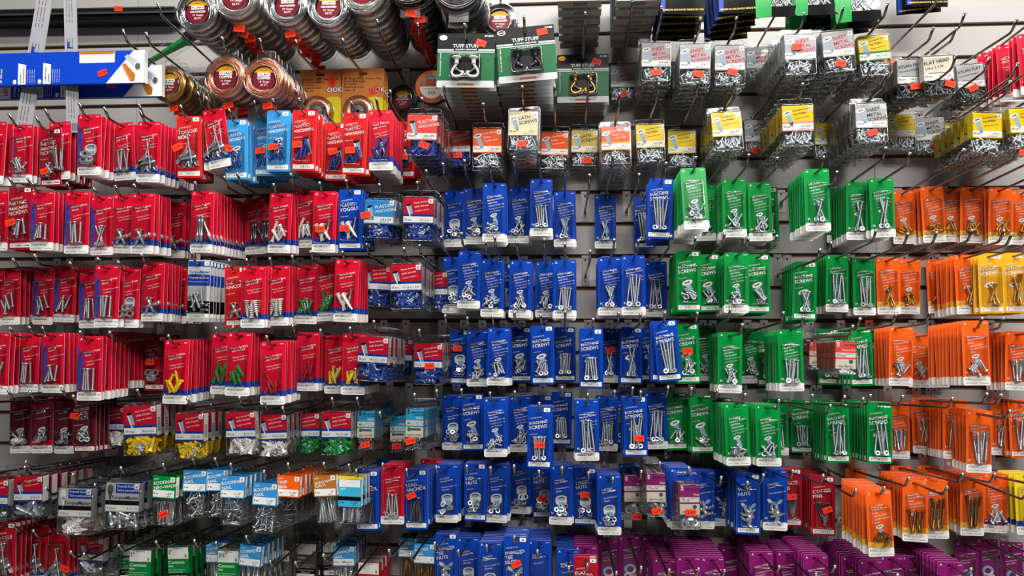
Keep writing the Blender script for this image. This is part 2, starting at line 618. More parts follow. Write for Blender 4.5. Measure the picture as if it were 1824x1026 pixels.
def contents(code, rng):
    """What lies in a blister: [(part name, item key, x, y, z, rx, ry)]."""
    out = []
    c = code[0]
    m = METAL.get(code[1:2] or 'z', 'zinc')
    U = rng.uniform

    def put(nm, key, x, z, ry, rx=0.0):
        out.append((nm, key, x, -.0045 - .0032 * (len(out) % 3), z, rx, ry))
    wood = code[-1] == 'w'
    hd = 'flat' if wood or 'f' in code else 'pan'
    if c == 's':                                  # heap of short fasteners with nuts
        for i in range(9):
            put('screw', item('screw', .015, hd, m, .0023, wood), U(-.011, .011), ZB + .004 + U(0, .017), U(-1.5, 1.5))
        if not wood and m == 'zinc':
            for i in range(4):
                put('nut', item('nut', .0050), U(-.010, .010), ZB + .003 + U(0, .012), U(-.5, .5), U(.8, 1.6))
    elif c == 'm':                                # medium screws leaning every way
        for i in range(7):
            put('screw', item('screw', .025, hd, m, .0023, wood), U(-.009, .009), ZB + .011 + U(0, .010), rng.choice((0, math.pi)) + U(-.75, .75))
        if not wood and m == 'zinc':
            for i in range(3):
                put('nut', item('nut', .0050), U(-.010, .010), ZB + .003 + U(0, .004), U(-.5, .5), U(.8, 1.6))
    elif c in 'lL':                               # long screws standing side by side
        L = .044 if c == 'l' else .062
        for i in range(5):
            put('screw', item('screw', L, hd, m, .0023, wood), -.0095 + .0048 * i + U(-.001, .001), ZB + L / 2 + U(0, .002), (math.pi if i % 2 else 0) + U(-.16, .16))
        if not wood and m == 'zinc':
            for i in range(3):
                put('nut', item('nut', .0050), -.009 + .009 * i, ZB + .003, U(-.5, .5), U(.9, 1.5))
    elif c in 'xX':                               # crossed long screws
        L = .042 if c == 'x' else .060
        t = .36 if c == 'x' else .22
        for i, a in enumerate((t, -t, t * .8, -t * .55)):
            put('screw', item('screw', L, hd, m, .0023, wood), U(-.003, .003), ZB + L / 2, (math.pi if i % 2 else 0) + a)
        if not wood and m == 'zinc':
            for i in range(2):
                put('nut', item('nut', .0050), -.006 + .010 * i, ZB + .003, U(-.5, .5), U(.9, 1.5))
    elif c == 'B':                                # stout bolts
        for i in range(4):
            put('bolt', item('screw', .032, 'pan', 'zinc', .0028), -.009 + .006 * i, ZB + .018 + U(0, .006) * i, (math.pi if i % 2 else 0) + U(-.45, .45))
    elif c == 'V':                                # stout bolts upright
        for i in range(4):
            put('bolt', item('screw', .042, 'pan', 'zinc', .0026), -.009 + .006 * i, ZB + .022, (math.pi if i % 2 else 0) + U(-.12, .12))
    elif c in 'nNO':                              # nuts
        R = .0052 if c != 'O' else .0082
        k = 10 if c != 'O' else 6
        for i in range(k):
            put('nut', item('nut', R, R * .75), U(-.011, .011), ZB + R + (i // 4) * R * 1.5 + U(0, .002), U(-.6, .6), U(.7, 1.7))
    elif c == 'W':
        for i in range(5):
            put('washer', item('washer', .008), U(-.007, .007), ZB + .009 + i * .002, U(-.4, .4), U(1.2, 1.6))
    elif c == 'a':                                # plastic anchors
        mm = ANC[code[1]]
        for i in range(6):
            put('anchor', item('anchor', mm), -.010 + .004 * i + U(-.002, .002), ZB + .015 + U(0, .018) * (i % 2), (math.pi if i % 3 == 0 else 0) + U(-.6, .6))
        if 's' in code[2:]:
            for i in range(3):
                put('screw', item('screw', .025, 'pan', 'zinc', .0023, True), -.006 + .006 * i, ZB + .014 + .004 * i, U(-.5, .5))
    elif c == 'z':
        for i in range(3):
            put('anchor', item('spiral'), -.010 + .010 * i, ZB + .018, math.pi if i == 1 else U(-.2, .2))
        put('screw', item('screw', .032, 'pan', 'zinc', .0023, True), .003, ZB + .016, .15)
        put('screw', item('screw', .032, 'pan', 'zinc', .0023, True), -.004, ZB + .018, -.5)
    elif c == 't':                                # toggle bolts
        for i in range(2):
            put('screw', item('screw', .058, 'pan', 'zinc', .0018), -.004 + .009 * i, ZB + .036, (.22, -.16)[i])
            put('toggle_wing', item('toggle'), -.007 + .014 * i, ZB + .018, (.5, -.3)[i])
        put('toggle_wing', item('toggle'), .001, ZB + .016, math.pi / 2 - .4)
    elif c == 'T':                                # white winged plastic toggles
        for i in range(3):
            put('toggle', item('anchor', 'anchor_white', .036, .0042), -.008 + .007 * i, ZB + .020, (-.5, .1, -.6)[i])
        put('screw', item('screw', .040, 'flat', 'zinc', .0023, True), .008, ZB + .026, .2)
        put('driver', item('anchor', 'anchor_black', .036, .0018), .004, ZB + .024, 0)
    elif c in 'hv':                               # hollow wall anchors lying or standing
        for i in range(3 if c == 'h' else 4):
            a = ((.35, -.5, 1.3)[i] if c == 'h' else (.05, -.08, .04, -.45)[i])
            put('wall_anchor', item('molly', .034 if c == 'h' else .05, 'zinc' if code[1:2] != 'k' else 'steel_dark'), -.006 + .006 * i, ZB + (.014 if c == 'h' else .027), a)
    elif c == 'w':
        for i in range(5):
            put('wing_nut', item('wingnut'), U(-.006, .006), ZB + .008 + i * .005, U(-2.5, 2.5))
    elif c == 'p':
        for i in range(8):
            put('cotter_pin', item('cotter'), -.008 + .0022 * i, ZB + .028 + U(0, .004), -.35 + .09 * i + U(-.05, .05))
    elif c == 'c':
        for i in range(4):
            put('bolt', item('screw', .018, 'pan', 'zinc', .0028), U(-.010, .010), ZB + .010 + U(0, .014), U(-1.2, 1.2))
        for i in range(3):
            k = item('cap') if code[1:2] == 'w' else item('nut', .0055, .004)
            put('nylon_nut' if code[1:2] == 'w' else 'nut', k, -.008 + .008 * i, ZB + .006 + U(0, .008), U(-.6, .6), U(.3, 1.5))
    elif c == 'k':                                # grey lead anchors
        for i in range(6):
            put('lead_anchor', item('anchor', 'steel_dark', .038, .0032), -.010 + .004 * i, ZB + .020, (math.pi if i % 2 else 0) + U(-.18, .18))
        put('screw', item('screw', .036, 'pan', 'zinc', .0023, True), .004, ZB + .030, .1)
    return out


# ------------------------------------------------------------------ printed pictures
def pic_screw(mb, x, z, s, m='silver_print', m2='picblue', y=-.0013, rot=.35):
    c, n = math.cos(rot), math.sin(rot)

    def q(a, b):
        return (x + (a * c - b * n) * s, z + (a * n + b * c) * s)
    mb.flat([q(-.17, 0), (q(.17, 0)), q(.15, -.95), q(0, -1.2), q(-.15, -.95)], y, m2)
    for i in range(5):
        mb.flat([q(-.2, -.27 - .15 * i), q(.2, -.2 - .15 * i), q(.2, -.14 - .15 * i), q(-.2, -.21 - .15 * i)], y - .00008, m)
    mb.flat([q(.38 * math.cos(a), .18 * math.sin(a)) for a in [i * .3927 for i in range(16)]], y - .00012, 'white')
    for a in (.5, -.5):
        ca, sa = math.cos(a) * .2, math.sin(a) * .2
        mb.flat([q(-ca, -sa * .5 - .02), q(ca, sa * .5 - .02), q(ca, sa * .5 + .03), q(-ca, -sa * .5 + .03)], y - .00018, 'ink')


def pic_nut(mb, x, z, s, y=-.0013):
    mb.flat([(x + a * s, z + b * s) for a, b in ((-.5, .1), (-.45, -.25), (-.1, -.5), (.3, -.45), (.5, -.15), (.48, .25))], y, 'white')
    mb.flat([(x + a * s, z + b * s) for a, b in ((-.2, -.12), (.28, -.1), (.34, -.38), (-.1, -.47))], y - .0001, 'picblue')
    mb.disc(x, z + .22 * s, .5 * s, .26 * s, y - .00012, 'offwhite', 16, .12)
    mb.disc(x, z + .22 * s, .32 * s, .15 * s, y - .0002, 'band_blue', 14, .12)
    mb.disc(x - .02 * s, z + .18 * s, .26 * s, .09 * s, y - .00028, 'picblue', 12, .12)


def pic_ring(mb, x, z, s, y=-.0013):
    for a0 in range(0, 360, 20):
        a, b = math.radians(a0), math.radians(a0 + 20)
        mb.flat([(x + r * s * math.cos(t), z + r * s * math.sin(t) * .9) for r, t in ((.28, a), (.5, a), (.5, b), (.28, b))], y, 'picblue' if a0 < 220 else 'white')


def pic_wing(mb, x, z, s, y=-.0013):
    for q in (-1, 1):
        mb.disc(x + q * .42 * s, z + .2 * s, .28 * s, .14 * s, y, 'white' if q < 0 else 'picblue', 12, q * .7)
    mb.disc(x, z, .24 * s, .15 * s, y - .0001, 'picblue', 12)
    mb.disc(x, z + .03 * s, .17 * s, .09 * s, y - .0002, 'band_blue', 12)


def pic_tube(mb, x, z, s, y=-.0013, rot=.3):
    c, n = math.cos(rot), math.sin(rot)

    def q(a, b):
        return (x + (a * c - b * n) * s, z + (a * n + b * c) * s)
    mb.flat([q(-.2, 0), q(.2, 0), q(.14, -1.1), q(-.14, -1.1)], y, 'picblue')
    mb.flat([q(-.2, 0), q(-.08, 0), q(-.06, -1.1), q(-.14, -1.1)], y - .0001, 'white')
    mb.flat([q(.22 * math.cos(a), .1 * math.sin(a)) for a in [i * .524 for i in range(12)]], y - .0002, 'ink')


# ------------------------------------------------------------------ carded blister packs
CW, CH = .048, .122
# family: (card material, colour word, printed lines, title style)
SMALL = {
    'B': ['Round Combo', 'Machine Screws', 'with Nuts', 'Cabeza redonda', 'Tornillos mecánicos', 'con Tuercas'],
    'G': ['Flat Phillips', 'Machine Screws', 'with Nuts', 'Cabeza plana', 'Tornillos mecánicos', 'con Tuercas'],
    'O': ['Flat Phillips', 'Wood Screws', 'Brass', 'Cabeza plana', 'Tornillos madera', 'Cruz'],
    'Q': ['Phillips', 'Wood Screws', 'Zinc', 'Cabeza plana', 'Tornillos madera', 'Cinc'],
    'R': ['Plastic Anchors', 'with Screws', '', 'Anclajes de plástico', 'con Tornillos'],
    'S': ['Machine Screw', 'Metric', '', 'Tornillos mecánicos', 'métrico'],
    'P': ['SAE Flat Washers', '', 'Arandelas planas SAE', 'Arandelas'],
    'M': ['License Plate Bolts', 'with Nuts', '', 'Perno para matrícula'],
    'N': ['Hex Nuts', 'Coarse', '', 'Tuercas hexagonales', 'Gruesas'],
    'K': ['Lock Nuts', 'Non Metallic', '', 'Contratuercas', 'Nylon'],
    'I': ['Wing Nuts', 'Coarse', '', 'Tuercas mariposa'],
    'E': ['Tee Nuts', 'Pronged', '', 'Tuercas T'],
    'Y': ['Self-Drilling', 'Sheet Metal Screws', '', 'Tornillos'],
}
CARD = {'B': 'blue', 'G': 'green', 'O': 'orange', 'Q': 'orange', 'R': 'red', 'S': 'red', 'P': 'purple', 'M': 'maroon', 'N': 'blue', 'K': 'blue', 'I': 'blue', 'E': 'blue',
        'L': 'sky', 'W': 'warmred', 'D': 'gold', 'Y': 'yellow', 'C': 'deepred', 'A': 'orange', 'T': 'silver_print'}
WORD = {'sky': 'light blue', 'warmred': 'red', 'gold': 'golden', 'deepred': 'red', 'silver_print': 'grey and blue'}


def card_mb(fam, title, flags, size, pic, detail):
    """The printed card. Hole at the origin; front towards -y."""
    mb = MB()
    body = CARD[fam]
    x0, x1, z0, z1 = -CW / 2, CW / 2, -(CH - .007), .007
    hole = [(x, z - .0005) for x, z in slot(.0064, .0031)]
    mb.sheet(rrect(x0, x1, z0, z1, .0035), [hole], -.0008, 0, body, 'card_core')
    y1, y2 = -.00100, -.00118
    top = -.016
    if fam == 'T':                               # drywall anchor card: blue over grey over black
        mb.rect(x0 + .0006, x1 - .0006, -.006, .0045, y1, 'band_blue')
        mb.rect(x0 + .0006, x1 - .0006, -.044, -.022, y1, 'band_blue')
        mb.rect(x0 + .0006, x1 - .0006, z0 + .008, -.074, y1, 'black')
        mb.rect(x0 + .0006, x1 - .0006, z0 + .008, z0 + .016, y2, 'white')
        mb.rect(x1 - .013, x1 - .003, -.004, .004, y2, 'white')
        if detail:
            mb.text('B', x1 - .008, -.0022, .006, y2 - .0001, 'ink')
            mb.text('TorqueMaster', 0, -.019, .0074, y2, 'band_blue', 0, 'C', .02, 1, .25)
            mb.text('Drywall Anchors', 0, -.030, .0058, y2, 'white', 0, 'C', .015, 1, .2)
            mb.text('Tacos para paredes de yeso', 0, -.037, .0034, y2, 'white', 0, 'C', 0, 1, .2)
            mb.text('ZINC', x1 - .010, -.084, .0085, y2, 'silver_print', 0, 'C', .015)
            mb.text('METAL', x1 - .010, -.093, .0060, y2, 'silver_print', 0, 'C', .015)
            mb.text(size, .004, z0 + .0100, .0046, y2 - .0001, 'ink', 0, 'C')
        return mb
    boxed = bool(title)                          # older print: framed white box instead of a full strip
    if 'm' in flags:                             # slanted wedge down the left side
        mb.flat([(x0, z0 + .017), (x0 + .0075, z0 + .017), (x0 + .0105, top - .018), (x0 + .0015, top + .006), (x0, top + .006)], y1, 'wedge' if body == 'red' else 'band_blue')
        if detail:
            mb.text('METRIC MÉTRICA', x0 + .0058, -.092, .0052, y2, 'picblue', math.pi / 2, 'L')
    for fl, col in (('b', 'band_blue'), ('y', 'gold'), ('u', 'purple'), ('r', 'red')):
        if fl in flags:
            mb.rect(x0, x1, z0 + .0165, z0 + .0275, y1 - .00003, col)
    if boxed:
        mb.rect(x0 + .003, x1 - .003, z0 + .004, z0 + .0130, y1, 'white', .001)
        mb.rect(x1 - .0165, x1 - .004, -.0035, .0045, y1, 'white', .0015)
        if detail:
            mb.text(flags[0] if flags[:1] in ('D',) else 'A', x1 - .0102, -.0022, .0072, y2, 'ink', bold=.015)
            mb.text(size, x0 + .028, z0 + .0063, min(.0056, .052 / len(size)), y2, 'ink', bold=.01)
            mb.text(random.choice('24689'), x0 + .0075, z0 + .0063, .0052, y2, 'ink')
            ls = title.split('_')
            for i, t in enumerate(ls):
                sz = min(.0098, .058 / max(4, len(t)))
                mb.text(t, x0 + .0035, -.0300 - .0094 * i, sz, y2, 'white', .16, 'L', .012)
            mb.text('LOOSE PACK', x0 + .005, -.0185, .0040, y2, 'white', .16, 'L')
            mb.text('with nuts', x0 + .005, -.0315 - .0094 * len(ls), .0042, y2, 'white', .16, 'L')
    else:
        mb.sheet(rrect(x0, x1, z0, z0 + .0165, .0034), [], y1 - .00001, y1 - .00001, 'white')
        if detail:
            mb.text('A' if fam not in 'R' or 'd' not in flags else 'D', x0 + .0062, -.0008, .0062, y2, 'white', bold=.015)
            mb.text('84' + str(random.randint(100, 999)), x1 - .0035, .0012, .0031, y2, 'white', 0, 'R')
            mb.text(size, x0 + .003, z0 + .0098, .0050, y2, 'ink', 0, 'L', .012)
            mb.text('QTY./CONT.', x0 + .003, z0 + .0030, .0038, y2, 'ink', 0, 'L')
            mb.text('%d Pces./Pzas.' % random.choice((2, 3, 4, 5, 6, 8)), x1 - .003, z0 + .0030, .0034, y2, 'ink', 0, 'R')
            ox = x0 + (.0125 if 'm' in flags else .0085)
            for i, t in enumerate(SMALL.get(fam, [])):
                if t:
                    sz = (.0052 if i in (0, 1) else .0049)
                    if len(t) > 15:
                        sz *= 15 / len(t)
                    mb.text(t, ox + .0012 * i, -.0262 - .0058 * i, sz, y2, 'white', .21, 'L', .012 if i < 2 else 0)
            if not ('b' in flags or 'm' in flags):
                mb.text('M', x0 + .007, z0 + .022, .0062, y2, 'white', .2, 'C', .03)
    if detail and pic:
        f, px, pz, ps = pic
        {'S': pic_screw, 'N': pic_nut, 'W': pic_ring, 'I': pic_wing, 'T': pic_tube}[f](mb, px, pz, ps)
    return mb


def dome_mb(x0, x1, z0, z1, T, m='clear', glint='clear_edge_glint', back=-.0009):
    """Clear moulded shell: rounded box open at the back with a thin tube added to imitate the refracted edge highlight."""
    mb = MB()
    rings = []
    for ins, y in ((0, back), (.0008, back - T * .5), (.0016, back - T + .0016), (.0032, back - T)):
        rings.append([(x, y, z) for x, z in rrect(x0 + ins, x1 - ins, z0 + ins, z1 - ins, .0042)])
    n = len(rings[0])
    vs = [p for r in rings for p in r]
    fs = [(j * n + i, j * n + (i + 1) % n, (j + 1) * n + (i + 1) % n, (j + 1) * n + i) for j in range(3) for i in range(n)]
    fs.append(tuple(range(3 * n, 4 * n)))
    mb.add(vs, fs, m, False)
    loop = [(x, back - T + .0007, z) for x, z in rrect(x0 + .002, x1 - .002, z0 + .002, z1 - .002, .004)]
    mb.tube(loop + loop[:2], .00055, glint, 5, False)
    return mb


def blister_mb(tall=True):
    z1 = -.0200 if tall else -.036
    mb = dome_mb(-.0185, .0170, -.0985, z1, .0125)
    # the crease of the heat-sealed upper edge
    mb.tube([(-.015, -.0100, z1 - .004), (-.004, -.0128, z1 - .0025), (.006, -.0126, z1 - .0035), (.014, -.0105, z1 - .002)], .0006, 'clear_edge_glint', 5)
    return mb


def sticker_mb(txt):
    mb = MB()
    mb.box(-.0098, .0098, -.0001, 0, -.0062, .0062, 'price')
    mb.text(txt, 0, -.0030, .0078, -.0003, 'ink', bold=.0)
    return mb


def add_sticker(root, st, M):
    if st:
        o = link('price_sticker', shared('price_' + st, lambda: sticker_mb(st)), root, M)
        return o


CONTENT_WORD = {'s': 'short screws', 'm': 'screws', 'l': 'long screws', 'L': 'extra long screws', 'x': 'crossed screws', 'X': 'long crossed screws', 'B': 'stout bolts', 'V': 'upright bolts',
                'n': 'small nuts', 'N': 'nuts', 'O': 'large nuts', 'W': 'washers', 't': 'toggle bolts', 'T': 'white toggles', 'h': 'wall anchors', 'v': 'upright wall anchors', 'w': 'wing nuts',
                'p': 'cotter pins', 'c': 'short bolts and nuts', 'k': 'lead anchors', 'z': 'white spiral anchors', 'aw': 'white anchors', 'ag': 'green anchors', 'ay': 'yellow anchors',
                'ar': 'red anchors', 'ab': 'blue anchors', 'ak': 'black anchors'}
KINDNAME = {'s': 'screw_card', 'm': 'screw_card', 'l': 'long_screw_card', 'L': 'long_screw_card', 'x': 'long_screw_card', 'X': 'long_screw_card', 'B': 'bolt_card', 'V': 'bolt_card', 'n': 'nut_card',
            'N': 'nut_card', 'O': 'nut_card', 'W': 'washer_card', 't': 'toggle_bolt_card', 'T': 'toggle_bolt_card', 'h': 'wall_anchor_card', 'v': 'wall_anchor_card', 'w': 'wing_nut_card',
            'p': 'cotter_pin_card', 'c': 'bolt_card', 'k': 'lead_anchor_card', 'z': 'plastic_anchor_card', 'a': 'plastic_anchor_card'}

# ------------------------------------------------------------------ clear clamshell boxes
# code: W, H, T, label colour, title lines, title colour, strip colour, label fraction, heap, picture, colour word, part name of the heap, kind name
CL = {
    'CS': (.066, .101, .022, 'silver_print', ['SHEET', 'METAL', 'SCREWS'], 'inkred', 'silver_print', .49, ('screw', .020, 'pan', 'zinc', .0022, True), 'S', 'silver', 'sheet_metal_screws', 'sheet_metal_screw_box'),
    'CK': (.066, .101, .022, 'silver_print', ['SHEET', 'METAL', 'SCREWS'], 'ink', 'silver_print', .49, ('screw', .024, 'pan', 'zinc', .0022, True), 'S', 'silver', 'sheet_metal_screws', 'sheet_metal_screw_box'),
    'CY': (.066, .101, .022, 'yellow', ['Sheet Metal Screws', 'Pan Phillips', 'Tornillos autorroscantes'], 'ink', 'white', .49, ('screw', .022, 'pan', 'zinc', .0022, True), 'S', 'yellow', 'sheet_metal_screws', 'sheet_metal_screw_box'),
    'CO': (.066, .101, .022, 'orange', ['Lath Screws', 'Phillips', 'Tornillo malla'], 'white', 'offwhite', .49, ('screw', .020, 'pan', 'zinc', .0022, True), 'S', 'orange', 'lath_screws', 'lath_screw_box'),
    'CT': (.066, .101, .022, 'cream', ['LATH', 'SCREWS'], 'ink', 'cream', .49, ('screw', .026, 'pan', 'zinc', .0018, True), 'S', 'cream', 'lath_screws', 'lath_screw_box'),
    'CU': (.066, .101, .022, 'tan', ['LATH', 'SCREWS'], 'ink', 'tan', .49, ('screw', .026, 'pan', 'zinc', .0018, True), 'S', 'tan', 'lath_screws', 'lath_screw_box'),
    'CR': (.066, .101, .024, 'salmon', ['PLASTIC', 'ANCHORS'], 'white', 'white', .49, ('anchor', 'anchor_blue', .030, .0040), 'T', 'salmon', 'blue_anchors', 'plastic_anchor_box'),
    'CP': (.066, .105, .024, 'red', ['Plastic Anchors', 'with Screws', 'Anclajes de plástico'], 'white', 'white', .49, ('anchor', 'anchor_blue', .030, .0040), 'T', 'red', 'blue_anchors', 'plastic_anchor_box'),
    'CW': (.066, .105, .024, 'red', ['Plastic Anchor Kit', 'with Screws', 'Juego de anclajes'], 'white', 'white', .49, ('anchor', 'anchor_white', .030, .0042), 'T', 'red', 'white_anchors', 'plastic_anchor_box'),
    'CE': (.066, .110, .024, 'red', ['Plastic Anchor Kit', 'with Screws', 'Juego de anclajes'], 'white', 'white', .49, ('anchor', 'anchor_yellow', .028, .0040), 'T', 'red', 'yellow_anchors', 'plastic_anchor_box'),
    'CN': (.066, .105, .024, 'red', ['Plastic Anchor Kit', 'with Screws', 'Juego de anclajes'], 'white', 'white', .49, ('anchor', 'anchor_green', .034, .0044), 'T', 'red', 'green_anchors', 'plastic_anchor_box'),
    'CB': (.066, .096, .024, 'sky', ['PLASTIC', 'ANCHORS'], 'white', 'white', .49, ('anchor', 'anchor_blue', .028, .0036), 'T', 'light blue', 'blue_anchors', 'plastic_anchor_box'),
    'CZ': (.064, .100, .024, 'red', ['Toggle Bolts', 'Tornillos acodados'], 'white', 'white', .49, ('toggle',), 'T', 'red', 'toggle_bolts', 'toggle_bolt_box'),
    'CQ': (.068, .104, .024, 'silver_print', ['Drywall Anchors', 'Tacos para paredes', 'TorqueMaster'], 'white', 'white', .49, ('spiral',), 'T', 'grey and blue', 'white_spiral_anchors', 'drywall_anchor_box'),
    'CJ': (.068, .104, .024, 'silver_print', ['Drywall Anchors', 'Tacos para paredes', 'TorqueMaster'], 'white', 'white', .49, ('molly', .03), 'T', 'grey and blue', 'metal_drywall_anchors', 'drywall_anchor_box'),
    'CG': (.062, .098, .024, 'silver_print', ['XYLAN FLAT', 'Concrete Screws'], 'ink', 'offwhite', .49, ('screw', .03, 'flat', 'steel_dark', .0024, True), '', 'grey', 'concrete_screws', 'concrete_screw_box'),
    'CH': (.064, .098, .024, 'offwhite', ['FLAT HEAD', '1/4 x 1-1/4'], 'ink', 'offwhite', .49, ('screw', .03, 'flat', 'steel_dark', .0024, True), '', 'pale grey', 'concrete_screws', 'concrete_screw_box'),
    'CF': (.046, .083, .020, 'salmon', ['FLAT HEAD', 'Sleeve Bolt'], 'white', 'offwhite', .62, ('screw', .022, 'flat', 'zinc', .002), '', 'orange and white', 'sleeve_bolts', 'sleeve_bolt_box'),
    'CD': (.043, .100, .020, 'cyan', ['MACHINE', 'SCREWS', 'Metric'], 'white', 'offwhite', .54, ('screw', .028, 'pan', 'steel_dark', .0024), 'H', 'cyan and white', 'machine_screws', 'metric_screw_box'),
    'CV': (.045, .103, .020, 'magenta', ['NYLON STOP', 'Nuts'], 'white', 'offwhite', .52, ('nut', .0078, .006), '', 'purple and white', 'nylon_nuts', 'nylon_nut_box'),
    'NG': (.046, .108, .020, 'green', ['ROOFING', 'NEO-WASH'], 'white', 'white', .385, ('nail', .040), '', 'green', 'roofing_nails', 'roofing_nail_box'),
    'NB': (.046, .108, .020, 'sky', ['ROOFING', 'NAIL'], 'white', 'white', .385, ('nail', .030), '', 'light blue', 'roofing_nails', 'roofing_nail_box'),
    'NC': (.046, .108, .020, 'sky', ['COMMON', 'NAIL'], 'white', 'white', .385, ('nail', .050), '', 'light blue', 'common_nails', 'common_nail_box'),
    'NF': (.046, .108, .020, 'sky', ['FLUTED', 'NAIL'], 'white', 'white', .385, ('nail', .055, 'bronze'), '', 'light blue', 'fluted_nails', 'masonry_nail_box'),
    'NO': (.046, .108, .020, 'orange', ['TRIM', 'NAIL'], 'white', 'white', .385, ('nail', .030, 'steel_dark', .001, .002), '', 'orange', 'trim_nails', 'trim_nail_box'),
    'NT': (.046, .108, .020, 'brown_print', ['SIDING NAIL', 'GALV.'], 'white', 'white', .385, ('nail', .048, 'zinc', .0012, .003), '', 'brown', 'siding_nails', 'siding_nail_box'),
    'NX': (.046, .108, .020, 'cyan', ['1-3/4"', 'Cedar Siding', 'Nails'], 'white', 'yellow', .55, ('nail', .060, 'zinc', .0011, .0022), '', 'yellow and cyan', 'siding_nails', 'siding_nail_box'),
    'KG': (.046, .150, .024, 'green', ['Common', 'Nails'], 'white', 'white', .52, ('nail', .060, 'steel_dark'), 'K2"', 'green', 'common_nails', 'common_nail_box'),
    'KH': (.046, .150, .024, 'green', ['Common', 'Nails'], 'white', 'white', .52, ('nail', .060, 'steel_dark'), 'K3½"', 'green', 'common_nails', 'common_nail_box'),
    'KK': (.046, .150, .024, 'darkgrey_print', ['Finish', 'Nails'], 'white', 'white', .52, ('nail', .050, 'steel_dark', .001, .002), 'K1½"', 'dark grey', 'finish_nails', 'finish_nail_box'),
    'KR': (.046, .150, .024, 'red', ['Fluted Masonry', 'Nails'], 'white', 'white', .52, ('nail', .050, 'steel_dark'), 'K1½"', 'red', 'masonry_nails', 'masonry_nail_box'),
}


def clam_shell(code):
    W, H, T = CL[code][:3]
    mb = MB()
    z0 = -(H - .008)
    mb.sheet(rrect(-W / 2, W / 2, z0, .008, .006), [slot(.0115, .0032)], -.0006, -.0006, 'clear')
    edge = [(x, -.0007, z) for x, z in rrect(-W / 2 + .0003, W / 2 - .0003, z0 + .0003, .0077, .006)]
    mb.tube(edge + edge[:2], .00045, 'clear_edge_glint', 5, False)
    mb.join(dome_mb(-W / 2 + .0015, W / 2 - .0015, z0 + .0015, -.0065, T))
    return mb


def label_zone(code):
    W, H, T = CL[code][:3]
    fr = CL[code][7]
    zt = -.0105 if code[0] != 'N' else -.0045
    return W, H, T, zt, zt - H * fr


